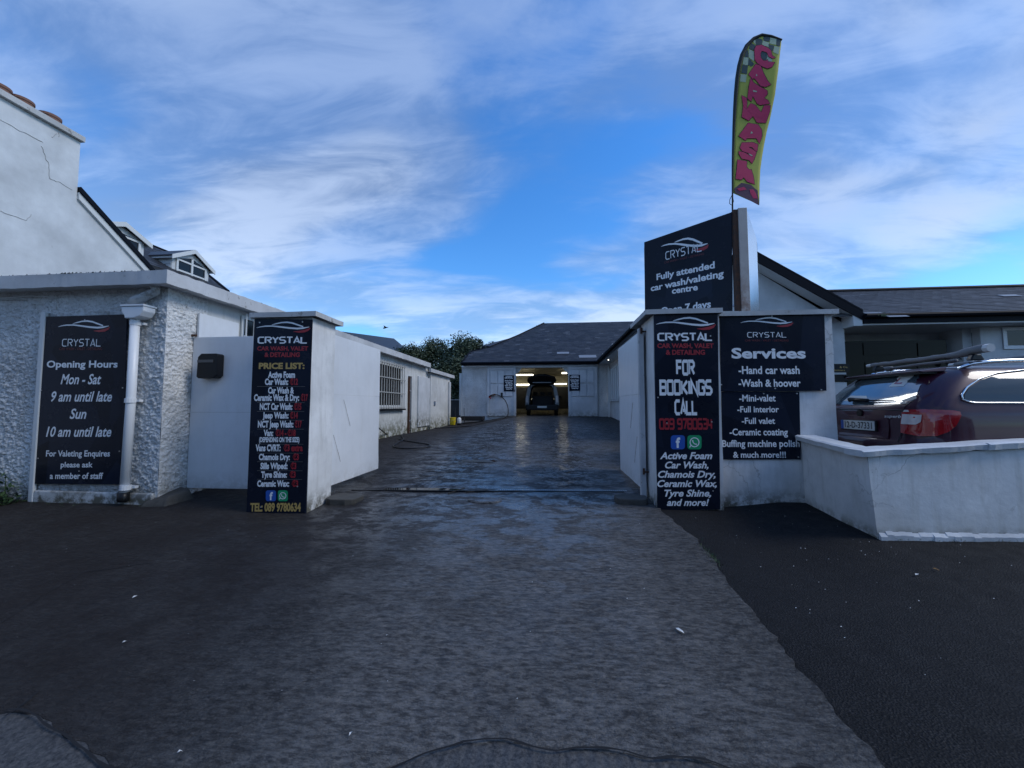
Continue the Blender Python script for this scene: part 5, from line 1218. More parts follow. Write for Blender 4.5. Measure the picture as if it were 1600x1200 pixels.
# price list
F = Face((0, 4.478, 0), (1, 0, 0))
S = Sign('price_list_sign', 'tall black price list board on the left gate pillar', F, [(385, 801), (477.5, 804), (488, 499), (397.5, 498)], .012)
W, RD, G_, LN = S.mb('ink_white'), S.mb('ink_red'), S.mb('ink_gold'), S.mb('ink_grey')
swoosh(F, W, RD, 401, 486, 503, 521, 0)
block_text(F, W, 'CRYSTAL', 402.5, 481, 537, 526, 1.25, 1.1)
F.text(RD, 'CAR WASH, VALET', 402, 481.5, 547.5, 541.5, .035); F.text(RD, '& DETAILING', 413.5, 468.5, 557.5, 551, .035)
F.text(G_, 'PRICE LIST:', 404.5, 476, 576, 567.5, .045)
rows = [('Active Foam', 419, 461, 590, 581, None), ('Car Wash:', 414, 450.5, 601, 592, ('€12', 453, 465.5)), ('Car Wash &', 419, 459.5, 614.5, 605.5, None), ('Ceramic Wax & Dry:', 397, 467.5, 626, 616.5, ('€17', 470, 481)),
        ('NCT Car Wash:', 406, 457, 640, 630.5, ('€15', 459, 471)), ('Jeep Wash:', 410.5, 451, 653.5, 644.5, ('€14', 453, 465.5)), ('NCT Jeep Wash:', 403, 458.5, 667.5, 658, ('€17', 460.5, 471.5)), ('Van:', 412, 427, 681, 672, ('€14 - €18', 430.5, 462)),
        ('(DEPENDING ON THE SIZE)', 405, 468, 690.5, 683.5, None), ('Vans CVRT:', 399.5, 438.5, 704.5, 695, ('€3 extra', 443, 473)), ('Chamois Dry:', 404.5, 453, 718.5, 709.5, ('€3', 457.5, 467)), ('Sills Wiped:', 407, 449.5, 732.5, 723.5, ('€3', 454, 463)),
        ('Tyre Shine:', 408, 448.5, 746, 737, ('€3', 452.5, 462)), ('Ceramic Wax:', 402, 452, 760, 751, ('€3', 456, 466))]
for t, a, b, yb, yt, pr in rows:
    F.text(W, t, a, b, yb, yt, .045)
    if pr: F.text(RD, pr[0], pr[1], pr[2], yb, yt, .045)
for y in (603.5, 628.5, 642.5, 656, 670, 693.5, 707.5, 721, 735, 748.5): LN.seg('divider_line'); F.polypx(LN, [(402, y + .7), (477 - (y - 600) * .03, y + .9), (477 - (y - 600) * .03, y + .2), (402, y)], .003)
fb_icon(F, S.mb('ink_blue'), W, 415.5, 431.5, 766, 783); phone_icon(F, S.mb('ink_green'), W, 434.5, 450, 766, 783)
F.text(G_, 'TEL: 089 9780634', 391, 470, 798.5, 786.5, .04)
S.screws([(406, 504), (473, 503), (408, 792), (465, 760)]); S.done()
# bookings
F = Face((0, 5.056, 0), (1, 0, 0))
S = Sign('bookings_sign', 'tall black bookings board with phone number on the right gate pillar', F, [(1027.5, 797.5), (1125.5, 796), (1121.5, 489.5), (1021.5, 489.5)], .012)
W, RD = S.mb('ink_white'), S.mb('ink_red')
swoosh(F, W, RD, 1025, 1119, 496, 517, 0)
block_text(F, W, 'CRYSTAL', 1027, 1114, 533, 520, 1.3, 1.05)
F.text(RD, 'CAR WASH, VALET', 1027, 1115, 543.5, 537, .035); F.text(RD, '& DETAILING', 1040.5, 1101.5, 554, 547, .035)
block_text(F, W, 'FOR', 1056.5, 1086, 587, 562, 1.5, 1.0); block_text(F, W, 'BOOKINGS', 1030.5, 1113.5, 618, 593, 1.5, 1.0); block_text(F, W, 'CALL', 1054, 1090.5, 649, 624, 1.5, 1.0)
block_text(F, RD, '089 9780634', 1030, 1114, 671.5, 653.5, 1.4, 1.0)
fb_icon(F, S.mb('ink_blue'), W, 1048, 1070, 680, 702); phone_icon(F, S.mb('ink_green'), W, 1074, 1096, 680, 702)
for t, a, b, yb, yt in (('Active Foam', 1031, 1113, 717, 707), ('Car Wash,', 1039, 1107, 731.5, 721.5), ('Chamois Dry,', 1028, 1118, 746, 736), ('Ceramic Wax,', 1027, 1120, 760.5, 750.5), ('Tyre Shine,', 1038, 1111, 775.5, 765.5), ('and more!', 1042, 1108, 790, 780)): F.text(W, t, a, b, yb, yt, .03, .28)
S.screws([(1110, 525), (1028, 621), (1042, 661), (1112, 659), (1114, 767)]); S.done()
# services, two boards
F = Face((0, 5.168, 0), (1, 0, 0))
S = Sign('services_sign', 'wide black Services board with logo, upper board on the front wall', F, [(1126.5, 611.5), (1291.5, 610.5), (1288, 489), (1125, 491)], .012)
W = S.mb('ink_white'); swoosh(F, W, S.mb('ink_red'), 1157, 1240, 496, 512, 0)
block_text(F, W, 'CRYSTAL', 1167.5, 1229, 527.5, 519, .75, 1.4); F.text(S.mb('ink_darkred'), 'CAR WASH - VALET - DETAILING', 1164, 1232, 533.5, 530.5, .01)
F.text(W, 'Services', 1143, 1259, 559.5, 544.5, .035); F.text(W, '-Hand car wash', 1154, 1249.5, 584, 572.5, .025); F.text(W, '-Wash & hoover', 1154, 1251, 604, 593, .025)
S.screws([(1206, 494), (1127, 601), (1283, 609), (1211, 607)]); S.done()
F = Face((0, 5.183, 0), (1, 0, 0))
S = Sign('services_list_sign', 'smaller black board listing valets and coatings under the Services board', F, [(1129, 718), (1251.5, 718), (1249, 612), (1127.5, 612)], .012)
W = S.mb('ink_white')
for t, a, b, yb, yt in (('-Mini-valet', 1155, 1212, 627, 617), ('-Full interior', 1152, 1217, 644, 635), ('-Full valet', 1159, 1211, 662, 653), ('-Ceramic coating', 1140, 1231, 680, 670), ('Buffing machine polish', 1128.5, 1249.5, 698, 688), ('& much more!!!', 1145.5, 1228, 715, 706)): F.text(W, t, a, b, yb, yt, .022)
S.screws([(1193, 615), (1245, 615), (1247, 714), (1188, 714)]); S.done()
# angled board on the wall top
P0 = Vector((2.60, 5.60, 2.3)); P1 = Vector((1.59, 6.55, 2.3)); ZT = 4.30
F = Face(P1, P0 - P1)
S = Sign('angled_sign', 'tall angled black board for the attended car wash rising behind the right pillar', F, [(1008, 520), (1144, 540), (1143, 331.5), (1006.5, 378.5)], .02)
W = S.mb('ink_white')
def slope_px(y): return (331.5 - 378.5) / 136 * (634 - y) / (634 - 355)
swoosh(F, W, S.mb('ink_red'), 1033, 1108, 374, 396, slope_px(375) * .55 - 3)
block_text(F, W, 'CRYSTAL', 1040, 1097, 406.5, 393.5, .75, 1.4, slope=-14)
F.text(S.mb('ink_darkred'), 'CAR WASH - VALET - DETAILING', 1038, 1100, 412, 409, .01, slope=-14)
F.text(W, 'Fully attended', 1026, 1117, 437.5, 428.5, .03, slope=-27 + 8); F.text(W, 'car wash/valeting', 1017, 1131, 455, 446, .03, slope=-29 + 6); F.text(W, 'centre', 1050, 1090.5, 459, 450, .03, slope=-6)
F.text(W, 'Open 7 days', 1033, 1111, 491, 481, .03, slope=-11)
S.done()
sf = S.root
pA, pB = Vector((2.62, 5.56, 2.3)), Vector((2.78, 5.575, 2.3))
m = MB(); m.box(2.600, 2.655, 5.585, 5.66, 1.0, 4.33); m.build('rusty_angle', M['rust'], sf); m = MB(); m.box(2.657, 2.775, 5.57, 5.66, 1.0, 4.345); m.build('post', M['post'], sf, bevel=.005)
# right hand panel
Q0 = Vector((2.785, 5.60, 2.3)); Q1 = Vector((3.40, 6.56, 2.3)); d = (Q1 - Q0)
m = MB(); m.prism([Q0 + Vector((0, 0, -.4)), Q1 + Vector((0, 0, -.4)), Q1 + Vector((0, 0, 2.0)), Q0 + Vector((0, 0, 2.03))], (-.02, .012, 0)); m.build('side_board', M['side_metal'], sf)
for k in range(2):
    P = P1 if k == 0 else Q1 + Vector((-.05, .0, 0)); m = MB(); m.box(P.x - .0 + .02, P.x + .07, P.y + .03, P.y + .08, .4, 4.25); m.build('post', M['post'], sf)
m = MB(); m.bar((1.70, 6.6, 3.2), (3.3, 6.6, 3.2), .02, 6); m.build('brace', M['alu'], sf)
# small posters on the sliding doors
for (x0, x1, y0, y1, lab) in ((787, 803, 586.5, 611.5, 'small black price poster on the left sliding door'), (889.5, 906.5, 585.5, 610.5, 'small black price poster on the right sliding door')):
    F = Face((0, BY - .18, 0), (1, 0, 0)); S = Sign('poster', lab, F, [(x0, y1), (x1, y1), (x1, y0), (x0, y0)], .01, group='posters on the sliding doors')
    W = S.mb('ink_white'); w = x1 - x0
    F.text(W, 'CRYSTAL', x0 + .1 * w, x1 - .1 * w, y0 + 5.0, y0 + 2.8, .05); F.polypx(W, [(x0 + 2, y0 + 2), (x1 - 2, y0 + 2.2), (x1 - 3, y0 + 1.4), (x0 + 5, y0 + 1.2)], .003)
    for k, t in enumerate(('Active Foam', 'Car Wash: €12', 'Jeep Wash: €14', 'Van: €14', 'Chamois Dry', 'Ceramic Wax')): F.text(W, t, x0 + (.1 + .06 * (k % 3)) * w, x1 - (.12 + .05 * (k % 2)) * w, y0 + 9 + 2.6 * k, y0 + 7.3 + 2.6 * k, .05)
    S.done()

# ================================================================== FEATHER FLAG
FYY = 5.66
def fpt(px, py, d=0):
    p = aty(px, py, FYY); y = FYY - d + .05 * math.sin((p.z - 4.4) * 2.3) * max(0, (p.x - 2.62)) / .5
    q = aty(px, py, y); return q
fl = thing('feather_flag', 'tall yellow green feather flag reading CARWASH above the angled board', 'flag', (2.63, FYY, 4.2))
rowsL = [(1190, 56.5, 1221, 62), (1176, 63, 1220.5, 70), (1167, 73, 1219, 82), (1160, 88, 1217.5, 95), (1156, 105, 1216, 110), (1153, 125, 1213.5, 128), (1151, 145, 1211, 148), (1149.5, 165, 1207, 167), (1148, 185, 1203, 187), (1146.5, 205, 1198, 206), (1146, 225, 1194, 226), (1145.5, 245, 1190.5, 247), (1145.3, 262, 1188, 266), (1145.3, 280, 1187, 288), (1145.5, 293, 1186.8, 305), (1146, 302, 1186.5, 320)]
def flag_rows(rows, nx=8, d=0):
    vs = []; n = len(rows)
    for (a, b, c, e) in rows:
        for i in range(nx + 1): t = i / nx; vs.append(fpt(a + (c - a) * t, b + (e - b) * t - (1.2 * math.sin(math.pi * t) if b < 60 else 0), d))
    return vs, [(j * (nx + 1) + i, j * (nx + 1) + i + 1, (j + 1) * (nx + 1) + i + 1, (j + 1) * (nx + 1) + i) for j in range(n - 1) for i in range(nx)]
vs, fs = flag_rows(rowsL, 10); m = MB(); m.add(vs, fs); bn = m.build('banner', M['flag_cloth'], fl, smooth=True); sm = bn.modifiers.new('solid', 'SOLIDIFY'); sm.thickness = .002
sleeve = [(1222, 62.5), (1205, 57), (1190, 55), (1177, 61), (1167, 71), (1159.5, 86), (1155, 103), (1152, 122), (1149.8, 145), (1148, 170), (1146.5, 200), (1145.3, 235), (1144.6, 265), (1144.5, 300), (1144.5, 328)]
m = MB(); P = [fpt(a, b, .0) for a, b in sleeve]; m.tube(P, [.012, .018, .022, .026, .028, .03, .03, .03, .028, .024, .02, .016, .013, .011, .011], 8); m.build('pole_sleeve', M['flag_black'], fl, smooth=True)
m = MB(); b_ = P[-1]; m.bar(b_ + Vector((0, 0, .05)), (b_.x, b_.y, 3.6), .011, 8); m.build('pole', M['black'], fl)
m = MB(); c_ = fpt(1144, 318); m.tube([c_ + Vector((0, 0, .12)), c_ + Vector((-.03, 0, .06)), c_ + Vector((-.035, 0, 0)), c_ + Vector((0, 0, -.03)), c_ + Vector((.02, 0, .03)), c_ + Vector((.01, 0, .1))], .005, 5); m.build('tie_cord', M['black'], fl)
Z2 = lambda pts: [(1130 + x / 7.5, 40 + y / 7.5) for x, y in pts]
Z3 = lambda pts: [(1130 + x / 7.055, 170 + y / 7.055) for x, y in pts]
def fpoly(mb, pts, d): mb.add([fpt(x, y, d) for x, y in pts], [tuple(range(len(pts)))])
M['flag_check'] = mat('flag_dark_check', (.06, .085, .09), .8)
chk = MB(); chg = MB()
for pts in ([(380, 170), (385, 225), (450, 235), (462, 165), (430, 150), (400, 150)], [(470, 135), (475, 175), (540, 190), (552, 140), (500, 128)], [(625, 150), (622, 230), (665, 245), (680, 170)], [(530, 215), (600, 235), (580, 300), (540, 280)], [(330, 200), (380, 235), (370, 300), (300, 265)], [(290, 280), (300, 370), (250, 370), (262, 310)], [(300, 380), (365, 450), (330, 480), (290, 460)], [(225, 460), (290, 470), (278, 570), (212, 555)], [(440, 300), (510, 320), (515, 370), (500, 405), (450, 395)]): q = MB(); fpoly(q, Z2(pts), .004); q.build('dark_check', M['flag_check'], fl)
for pts in ([(465, 175), (540, 200), (530, 250), (455, 225)], [(552, 140), (625, 155), (620, 225), (545, 210)], [(300, 275), (365, 305), (360, 420), (300, 370)], [(240, 370), (298, 375), (290, 465), (228, 455)], [(600, 240), (665, 250), (650, 340), (585, 310)], [(205, 570), (275, 575), (265, 665), (197, 655)], [(345, 180), (380, 165), (382, 225)], [(515, 330), (575, 390), (570, 430), (510, 410)]): q = MB(); fpoly(q, Z2(pts), .003); q.build('pale_check', M['flag_grey'], fl)
letters = [Z2([(385, 235), (450, 225), (530, 265), (560, 290), (575, 350), (615, 375), (575, 385), (530, 360), (515, 315), (455, 295), (438, 320), (440, 375), (470, 410), (510, 410), (522, 395), (525, 420), (605, 430), (570, 485), (520, 503), (460, 480), (400, 440), (370, 400), (365, 280)]),
           Z2([(380, 450), (440, 470), (475, 560), (520, 645), (560, 690), (500, 718), (440, 710), (385, 640), (355, 610), (350, 635), (298, 570)]),
           Z2([(320, 615), (360, 670), (430, 715), (515, 760), (520, 800), (480, 850), (520, 870), (550, 915), (430, 932), (395, 910), (360, 845), (345, 830), (330, 890), (285, 855), (300, 720)]),
           Z2([(215, 815), (275, 850), (280, 900), (278, 975), (320, 910), (375, 930), (445, 1015), (480, 935), (555, 935), (545, 1010), (500, 1140), (395, 1135), (350, 1060), (300, 1115), (218, 1070), (235, 940)]),
           Z3([(275, 155), (385, 175), (425, 230), (428, 300), (400, 385), (365, 325), (260, 325), (245, 350), (172, 298)]),
           Z3([(205, 372), (330, 370), (385, 395), (375, 470), (350, 460), (320, 425), (285, 420), (290, 430), (330, 450), (368, 478), (340, 560), (318, 605), (285, 565), (205, 550), (172, 495), (172, 465), (230, 480), (300, 515), (325, 530), (320, 510), (270, 485), (210, 465), (185, 430)]),
           Z3([(158, 560), (262, 578), (258, 640), (285, 670), (310, 668), (330, 730), (347, 832), (265, 805), (228, 755), (200, 782), (137, 772), (150, 660)])]
lt, lo_ = MB(), MB()
def grow(pts, k=.9):
    n = len(pts); out = []
    A = sum(pts[i][0] * pts[(i + 1) % n][1] - pts[(i + 1) % n][0] * pts[i][1] for i in range(n)); sg = 1 if A > 0 else -1
    for i in range(n):
        a = Vector(pts[i]) - Vector(pts[i - 1]); b = Vector(pts[(i + 1) % n]) - Vector(pts[i]); a.normalize(); b.normalize()
        nn = (Vector((a.y, -a.x)) + Vector((b.y, -b.x))); nn = nn.normalized() if nn.length > .3 else Vector((a.y, -a.x)); out.append((pts[i][0] + nn.x * k * sg, pts[i][1] + nn.y * k * sg))
    return out
for L_ in letters:
    q = MB(); fpoly(q, grow(L_, .75), .007); q.build('letter_outline', M['flag_black'], fl); q = MB(); fpoly(q, L_, .010); q.build('letter', M['flag_red'], fl)
hol = MB()
for pts in (Z2([(385, 575), (395, 565), (400, 590), (385, 592)]), Z2([(350, 755), (395, 765), (395, 780), (352, 775)]), Z3([(310, 245), (330, 268), (300, 275)]), Z3([(275, 490), (320, 510), (325, 522), (300, 515)])): hol = MB(); fpoly(hol, pts, .013); hol.build('letter_counter', M['flag_grey'], fl)
cp = MB(); fpoly(cp, Z3([(120, 880), (200, 815), (300, 835), (380, 900), (395, 1065), (130, 925)]), .004); cp.build('car_print', M['flag_purple'], fl)
cp = MB(); fpoly(cp, Z3([(290, 890), (330, 885), (360, 930), (380, 990), (330, 985), (300, 930)]), .007); fpoly(cp, Z3([(150, 880), (230, 860), (260, 890), (180, 905)]), .007); cp.build('car_print_highlight', M['flag_red'], fl)

# ================================================================== CARS
def interp(tab, z):
    if z <= tab[0][0]: return tab[0][1:]
    for a, b in zip(tab, tab[1:]):
        if z <= b[0]: t = (z - a[0]) / (b[0] - a[0]); return tuple(p + (q - p) * t for p, q in zip(a[1:], b[1:]))
    return tab[-1][1:]
ESTATE = [ # z, xr, xf, w, rc (rear corner radius)
 (.20, .16, 4.70, .82, .22), (.30, .06, 4.80, .88, .23), (.45, .00, 4.84, .905, .24), (.58, .00, 4.84, .91, .24), (.64, .035, 4.83, .908, .23), (.72, .05, 4.82, .905, .22), (.84, .055, 4.74, .90, .21), (.93, .065, 4.50, .888, .20),
 (.98, .075, 4.20, .875, .20), (1.01, .09, 3.62, .865, .20), (1.10, .15, 3.42, .835, .20), (1.20, .23, 3.20, .79, .21), (1.30, .32, 2.96, .735, .22), (1.38, .41, 2.72, .67, .23), (1.43, .52, 2.5, .58, .26), (1.455, .70, 2.2, .42, .3), (1.462, 1.1, 2.0, .2, .18)]
def ring(tab, z, L=4.84, ns=30):
    xr, xf, w, rc = interp(tab, z); rc = min(rc, w * .9); rf = min(.5, w * .9); pts = []
    crown = .05
    def X(y): return xr + crown * (y / w) ** 2
    for i in range(7): y = -(w - rc) * i / 6; pts.append((X(y), y))
    for i in range(1, 7): a = R(90) * i / 6; pts.append((X(w) + rc * (1 - math.cos(a)), -(w - rc) - rc * math.sin(a)))
    x0 = X(w) + rc; x1 = xf - rf
    for i in range(1, ns): pts.append((x0 + (x1 - x0) * i / ns, -w))
    for i in range(7): a = R(90) * i / 6; pts.append((x1 + rf * math.sin(a), -(w - rf) - rf * math.cos(a)))
    for i in range(1, 4): pts.append((xf, -(w - rf) * (1 - i / 3)))
    right = [(x, y * (1 - .05 * max(0, (x - L * .72) / (L * .28)) ** 2)) for x, y in pts]
    left = [(x, -y) for x, y in right[1:-1]][::-1]
    return right + left
def shell(root, tab, m, L=4.84):
    zs = []
    for (a, *_), (b, *_) in zip(tab, tab[1:]): zs += [a, (a + b) / 2]
    zs.append(tab[-1][0]); vs = []; rings = [ring(tab, z, L) for z in zs]; n = len(rings[0])
    for z, rg_ in zip(zs, rings): vs += [(x, y, z) for x, y in rg_]
    fs = [(j * n + i, j * n + (i + 1) % n, (j + 1) * n + (i + 1) % n, (j + 1) * n + i) for j in range(len(zs) - 1) for i in range(n)] + [tuple(range(n))[::-1], tuple(range((len(zs) - 1) * n, len(zs) * n))]
    mb = MB(); mb.add(vs, fs); return mb.build('body', m, root, smooth=True, local=True)
def side_pt(tab, x, z, s=-1, d=.006):
    xr, xf, w, rc = interp(tab, z); dw = (interp(tab, z + .01)[2] - interp(tab, z - .01)[2]) / .02
    nrm = Vector((0, s, -dw)).normalized(); y = w; xs = xr + .05 + rc
    if x < xs: q = max(0, min(1, (xs - x) / rc)); y = (w - rc) + rc * math.sqrt(max(0, 1 - q * q))
    return Vector((x, s * y, z)) + nrm * d
def rear_pt(tab, y, z, d=.006):
    xr, xf, w, rc = interp(tab, z); x = xr + .05 * (y / w) ** 2
    if abs(y) > w - rc: q = (abs(y) - (w - rc)) / rc; x = xr + .05 + rc * (1 - math.sqrt(max(0, 1 - min(1, q) ** 2)))
    dx = (interp(tab, z + .02)[0] - interp(tab, z - .02)[0]) / .04
    return Vector((x, y, z)) + Vector((-1, 0, dx)).normalized() * d
def u_pt(tab, u, z, d=.006):                          # u = distance round the right rear corner, 0 at its start on the rear face
    xr, xf, w, rc = interp(tab, z); arc = rc * math.pi / 2
    if u < 0: return rear_pt(tab, -(w - rc) - u * -1 * -1 if False else -(w - rc + u), z, d)
    if u < arc: a = u / rc; return Vector((xr + .05 + rc * (1 - math.cos(a)) - d * math.cos(a), -(w - rc) - (rc + d) * math.sin(a), z))
    return side_pt(tab, xr + .05 + rc + u - arc, z, -1, d)
def patch(mb, outline, f, rings=5):
    c = (sum(p[0] for p in outline) / len(outline), sum(p[1] for p in outline) / len(outline)); n = len(outline); vs = []
    for k in range(rings, 0, -1):
        t = k / rings; vs += [f(c[0] + (p[0] - c[0]) * t, c[1] + (p[1] - c[1]) * t) for p in outline]
    vs.append(f(*c)); fs = [(k * n + i, k * n + (i + 1) % n, (k + 1) * n + (i + 1) % n, (k + 1) * n + i) for k in range(rings - 1) for i in range(n)] + [((rings - 1) * n + i, (rings - 1) * n + (i + 1) % n, rings * n) for i in range(n)]
    mb.add(vs, fs)
def densify(pts, s=.06, closed=True):
    out = []; n = len(pts)
    for i in range(n if closed else n - 1):
        a, b = Vector(pts[i]), Vector(pts[(i + 1) % n]); k = max(1, int((b - a).length / s)); out += [tuple(a.lerp(b, j / k)) for j in range(k)]
    if not closed: out.append(pts[-1])
    return out
def wheel(root, x, s, z=.32, r=.32, w=.905):
    m = MB(); n = 28; prof = [(.20, -.10), (.27, -.11), (r, -.09), (r + .004, 0), (r, .09), (.27, .105), (.22, .10)]
    vs = []; 
    for rr, h in prof:
        for j in range(n): a = 2 * math.pi * j / n; vs.append((x + rr * math.cos(a), s * (w - .11) + h, z + rr * math.sin(a)))
    m.add(vs, [(i * n + j, i * n + (j + 1) % n, (i + 1) * n + (j + 1) % n, (i + 1) * n + j) for i in range(len(prof) - 1) for j in range(n)])
    wh = m.build('wheel', M['rubber'], root, smooth=True, local=True)
    m = MB(); m.lathe((x, s * (w - .09), z), [(.215, -.02), (.215, .02)], 24, 'y')
    for k in range(5):
        a = 2 * math.pi * k / 5; m.bar((x, s * (w - .055), z), (x + .2 * math.cos(a), s * (w - .06), z + .2 * math.sin(a)), .03, 6)
    o = m.build('rim', M['alu'], None, local=True); o.parent = wh
    return wh
CX, CYc, CZ, SC = 3.79, 5.22, .55, 1.0
car = thing('parked_car', 'maroon estate car with wrapped roof bars parked behind the low white wall', 'car', (CX, CYc, CZ)); car.scale = (SC, SC, SC)
T = ESTATE; shell(car, T, M['maroon'])
m = MB()   # tailgate glass
rw = densify([(-.66, 1.035), (-.55, 1.02), (0, 1.005), (.55, 1.02), (.66, 1.035), (.62, 1.10), (.51, 1.33), (.48, 1.355), (0, 1.365), (-.48, 1.355), (-.51, 1.33), (-.62, 1.10)])
patch(m, rw, lambda y, z: rear_pt(T, y, z, .006), 6); rwo = m.build('rear_window', M['rear_glass'], car, smooth=True, local=True)
def cpart(mb, name, mt, parent=None, **k): 
    o = mb.build(name, M[mt], None, local=True, **k); o.parent = parent or car; return o
# wiper, stickers
m = MB(); a = rear_pt(T, .02, 1.03, .05); b = rear_pt(T, -.14, 1.04, .04); c = rear_pt(T, .22, 1.06, .03)
m.tube([rear_pt(T, .20, 1.045, .025), rear_pt(T, .19, 1.055, .05), rear_pt(T, -.10, 1.045, .04)], [.018, .026, .02], 8); m.tube([rear_pt(T, -.10, 1.045, .035), rear_pt(T, -.42, 1.05, .02)], [.010, .006], 6); cpart(m, 'rear_wiper', 'black', smooth=True)
m = MB(); patch(m, [(-.38, 1.22), (-.20, 1.22), (-.19, 1.35), (-.37, 1.35)], lambda y, z: rear_pt(T, y, z, .009), 1); st = cpart(m, 'learner_sticker', 'plate', rwo)
m = MB(); patch(m, [(-.33, 1.25), (-.24, 1.25), (-.24, 1.265), (-.33, 1.265)], lambda y, z: rear_pt(T, y, z, .012), 1); patch(m, [(-.25, 1.25), (-.235, 1.25), (-.235, 1.32), (-.25, 1.32)], lambda y, z: rear_pt(T, y, z, .0125), 1); cpart(m, 'red_letter', 'lamp_red', rwo)
m = MB(); patch(m, [(-.05, 1.06), (.36, 1.06), (.30, 1.13), (0.02, 1.12)], lambda y, z: rear_pt(T, y, z, .008), 1); cpart(m, 'folded_paper', 'plate', rwo)
# spoiler
m = MB(); 
top = [(.50, y, 1.405) for y in (-.62, -.4, 0, .4, .62)]
m.hexa([(.30, -.56, 1.372), (.50, -.60, 1.375), (.50, .60, 1.375), (.30, .56, 1.372), (.28, -.54, 1.390), (.54, -.58, 1.43), (.54, .58, 1.43), (.28, .54, 1.390)]); cpart(m, 'spoiler', 'maroon', bevel=.012, seg=3)
m = MB(); m.box(.32, .46, -.55, .55, 1.355, 1.371); cpart(m, 'spoiler_underside', 'black')
# side windows on both sides with bright trim
def side_windows(s):
    dlo = [(.46, 1.035), (.40, 1.06), (.41, 1.11), (.50, 1.19), (.66, 1.275), (.88, 1.34), (1.2, 1.375), (1.7, 1.395), (2.3, 1.395), (2.75, 1.345), (3.1, 1.22), (3.42, 1.065), (3.40, 1.03)]
    quarter = [p for p in dlo if p[0] <= 1.3] ; quarter = [(.48, 1.04), (.42, 1.065), (.44, 1.11), (.52, 1.185), (.67, 1.262), (.88, 1.325), (1.20, 1.36), (1.40, 1.372), (1.40, 1.035)]
    f = lambda x, z: side_pt(T, x, z, s, .006)
    for nm, q in (('quarter_window', quarter), ('rear_door_window', [(1.46, 1.035), (1.46, 1.375), (2.28, 1.375), (2.28, 1.03)]), ('front_door_window', [(2.34, 1.03), (2.34, 1.372), (2.68, 1.335), (3.05, 1.20), (3.34, 1.06), (3.33, 1.03)])):
        m = MB(); patch(m, densify(q), f, 5); cpart(m, nm, 'car_glass', smooth=True)
    m = MB(); patch(m, densify([(1.405, 1.035), (1.455, 1.035), (1.455, 1.375), (1.405, 1.372)]), lambda x, z: side_pt(T, x, z, s, .004), 2); patch(m, densify([(2.285, 1.035), (2.335, 1.035), (2.335, 1.375), (2.285, 1.375)]), lambda x, z: side_pt(T, x, z, s, .004), 2); cpart(m, 'window_pillar', 'black')
    m = MB(); tr_ = densify([(3.40, 1.02)] + dlo[:-1] + [(3.42, 1.03)], .05, False); m.tube([side_pt(T, x, z, s, .010) for x, z in [(3.4, 1.022), (2.2, 1.022), (1.4, 1.024), (.50, 1.028)] + dlo[:12]], .008, 6); cpart(m, 'window_trim', 'chrome', smooth=True)
    m = MB(); m.tube([(.62, s * .60, 1.40), (.74, s * .61, 1.452), (.95, s * .615, 1.478), (1.6, s * .615, 1.495), (2.4, s * .60, 1.485), (2.62, s * .59, 1.44)], [.018, .022, .022, .022, .022, .018], 8); cpart(m, 'roof_rail', 'chrome', smooth=True)
side_windows(-1); side_windows(1)
# tail lamps
tl = densify([(-.12, .70), (-.13, .80), (-.12, .925), (-.06, .955), (.08, .965), (.27, .955), (.32, .935), (.33, .90), (.29, .80), (.24, .735), (.17, .69), (.05, .68)], .05)
m = MB(); patch(m, tl, lambda u, z: u_pt(T, u, z, .022), 6); lp = cpart(m, 'tail_lamp', 'lamp_red', smooth=True)
m = MB(); patch(m, densify([(-.115, .80), (.02, .80), (.06, .83), (.065, .905), (-.105, .905)], .04), lambda u, z: u_pt(T, u, z, .030), 3); cpart(m, 'reversing_lens', 'lamp_clear', lp, smooth=True)
m = MB(); patch(m, [(-.10, .93), (-.03, .93), (-.04, .95), (-.08, .95)], lambda u, z: u_pt(T, u, z, .030), 1); cpart(m, 'small_lens', 'lamp_clear', lp)
m = MB(); patch(m, tl, lambda u, z: (lambda p: Vector((p.x, -p.y, p.z)))(u_pt(T, u, z, .012)), 6); cpart(m, 'tail_lamp', 'lamp_red', smooth=True)
# plate, recess, badge, fuel flap, panel gaps
m = MB(); patch(m, densify([(-.42, .62), (.42, .62), (.40, .87), (-.40, .87)], .1), lambda y, z: rear_pt(T, y, z, .008), 4); cpart(m, 'plate_recess', 'maroon_dark' if 'maroon_dark' in M else 'maroon')
px_ = rear_pt(T, 0, .76, .02).x
m = MB(); m.box(px_ - .012, px_ + .01, -.275, .275, .70, .825); npl = cpart(m, 'plate_holder', 'black', bevel=.004)
m = MB(); m.box(px_ - .018, px_ - .0125, -.26, .26, .706, .817); cpart(m, 'number_plate', 'plate', npl)
m = MB(); m.box(px_ - .0195, px_ - .0185, .215, .26, .706, .817); cpart(m, 'blue_band', 'ink_blue', npl)
Fp = MB(); vs, fs = text_geo('12-D-37331', .012, 0); mn, mx = min(v[0] for v in vs), max(v[0] for v in vs)
Fp.add([(px_ - .0205, .19 - (v[0] - mn) / (mx - mn) * .42, .725 + v[1] / CAPH * .075) for v in vs], fs); cpart(Fp, 'plate_lettering', 'ink_black', npl)
Fp = MB(); vs, fs = text_geo('superb', .01, .2); mn, mx = min(v[0] for v in vs), max(v[0] for v in vs)
Fp.add([rear_pt(T, -.35 - (v[0] - mn) / (mx - mn) * .20, .865 + v[1] / CAPH * .032, .010) for v in vs], fs); cpart(Fp, 'badge_lettering', 'chrome')
m = MB(); c = rear_pt(T, 0, .91, .004); m.lathe((c.x, 0, c.z), [(.0, 0)], 4) if False else m.bar(c, c + Vector((-.012, 0, 0)), .042, 20); cpart(m, 'round_badge', 'black')
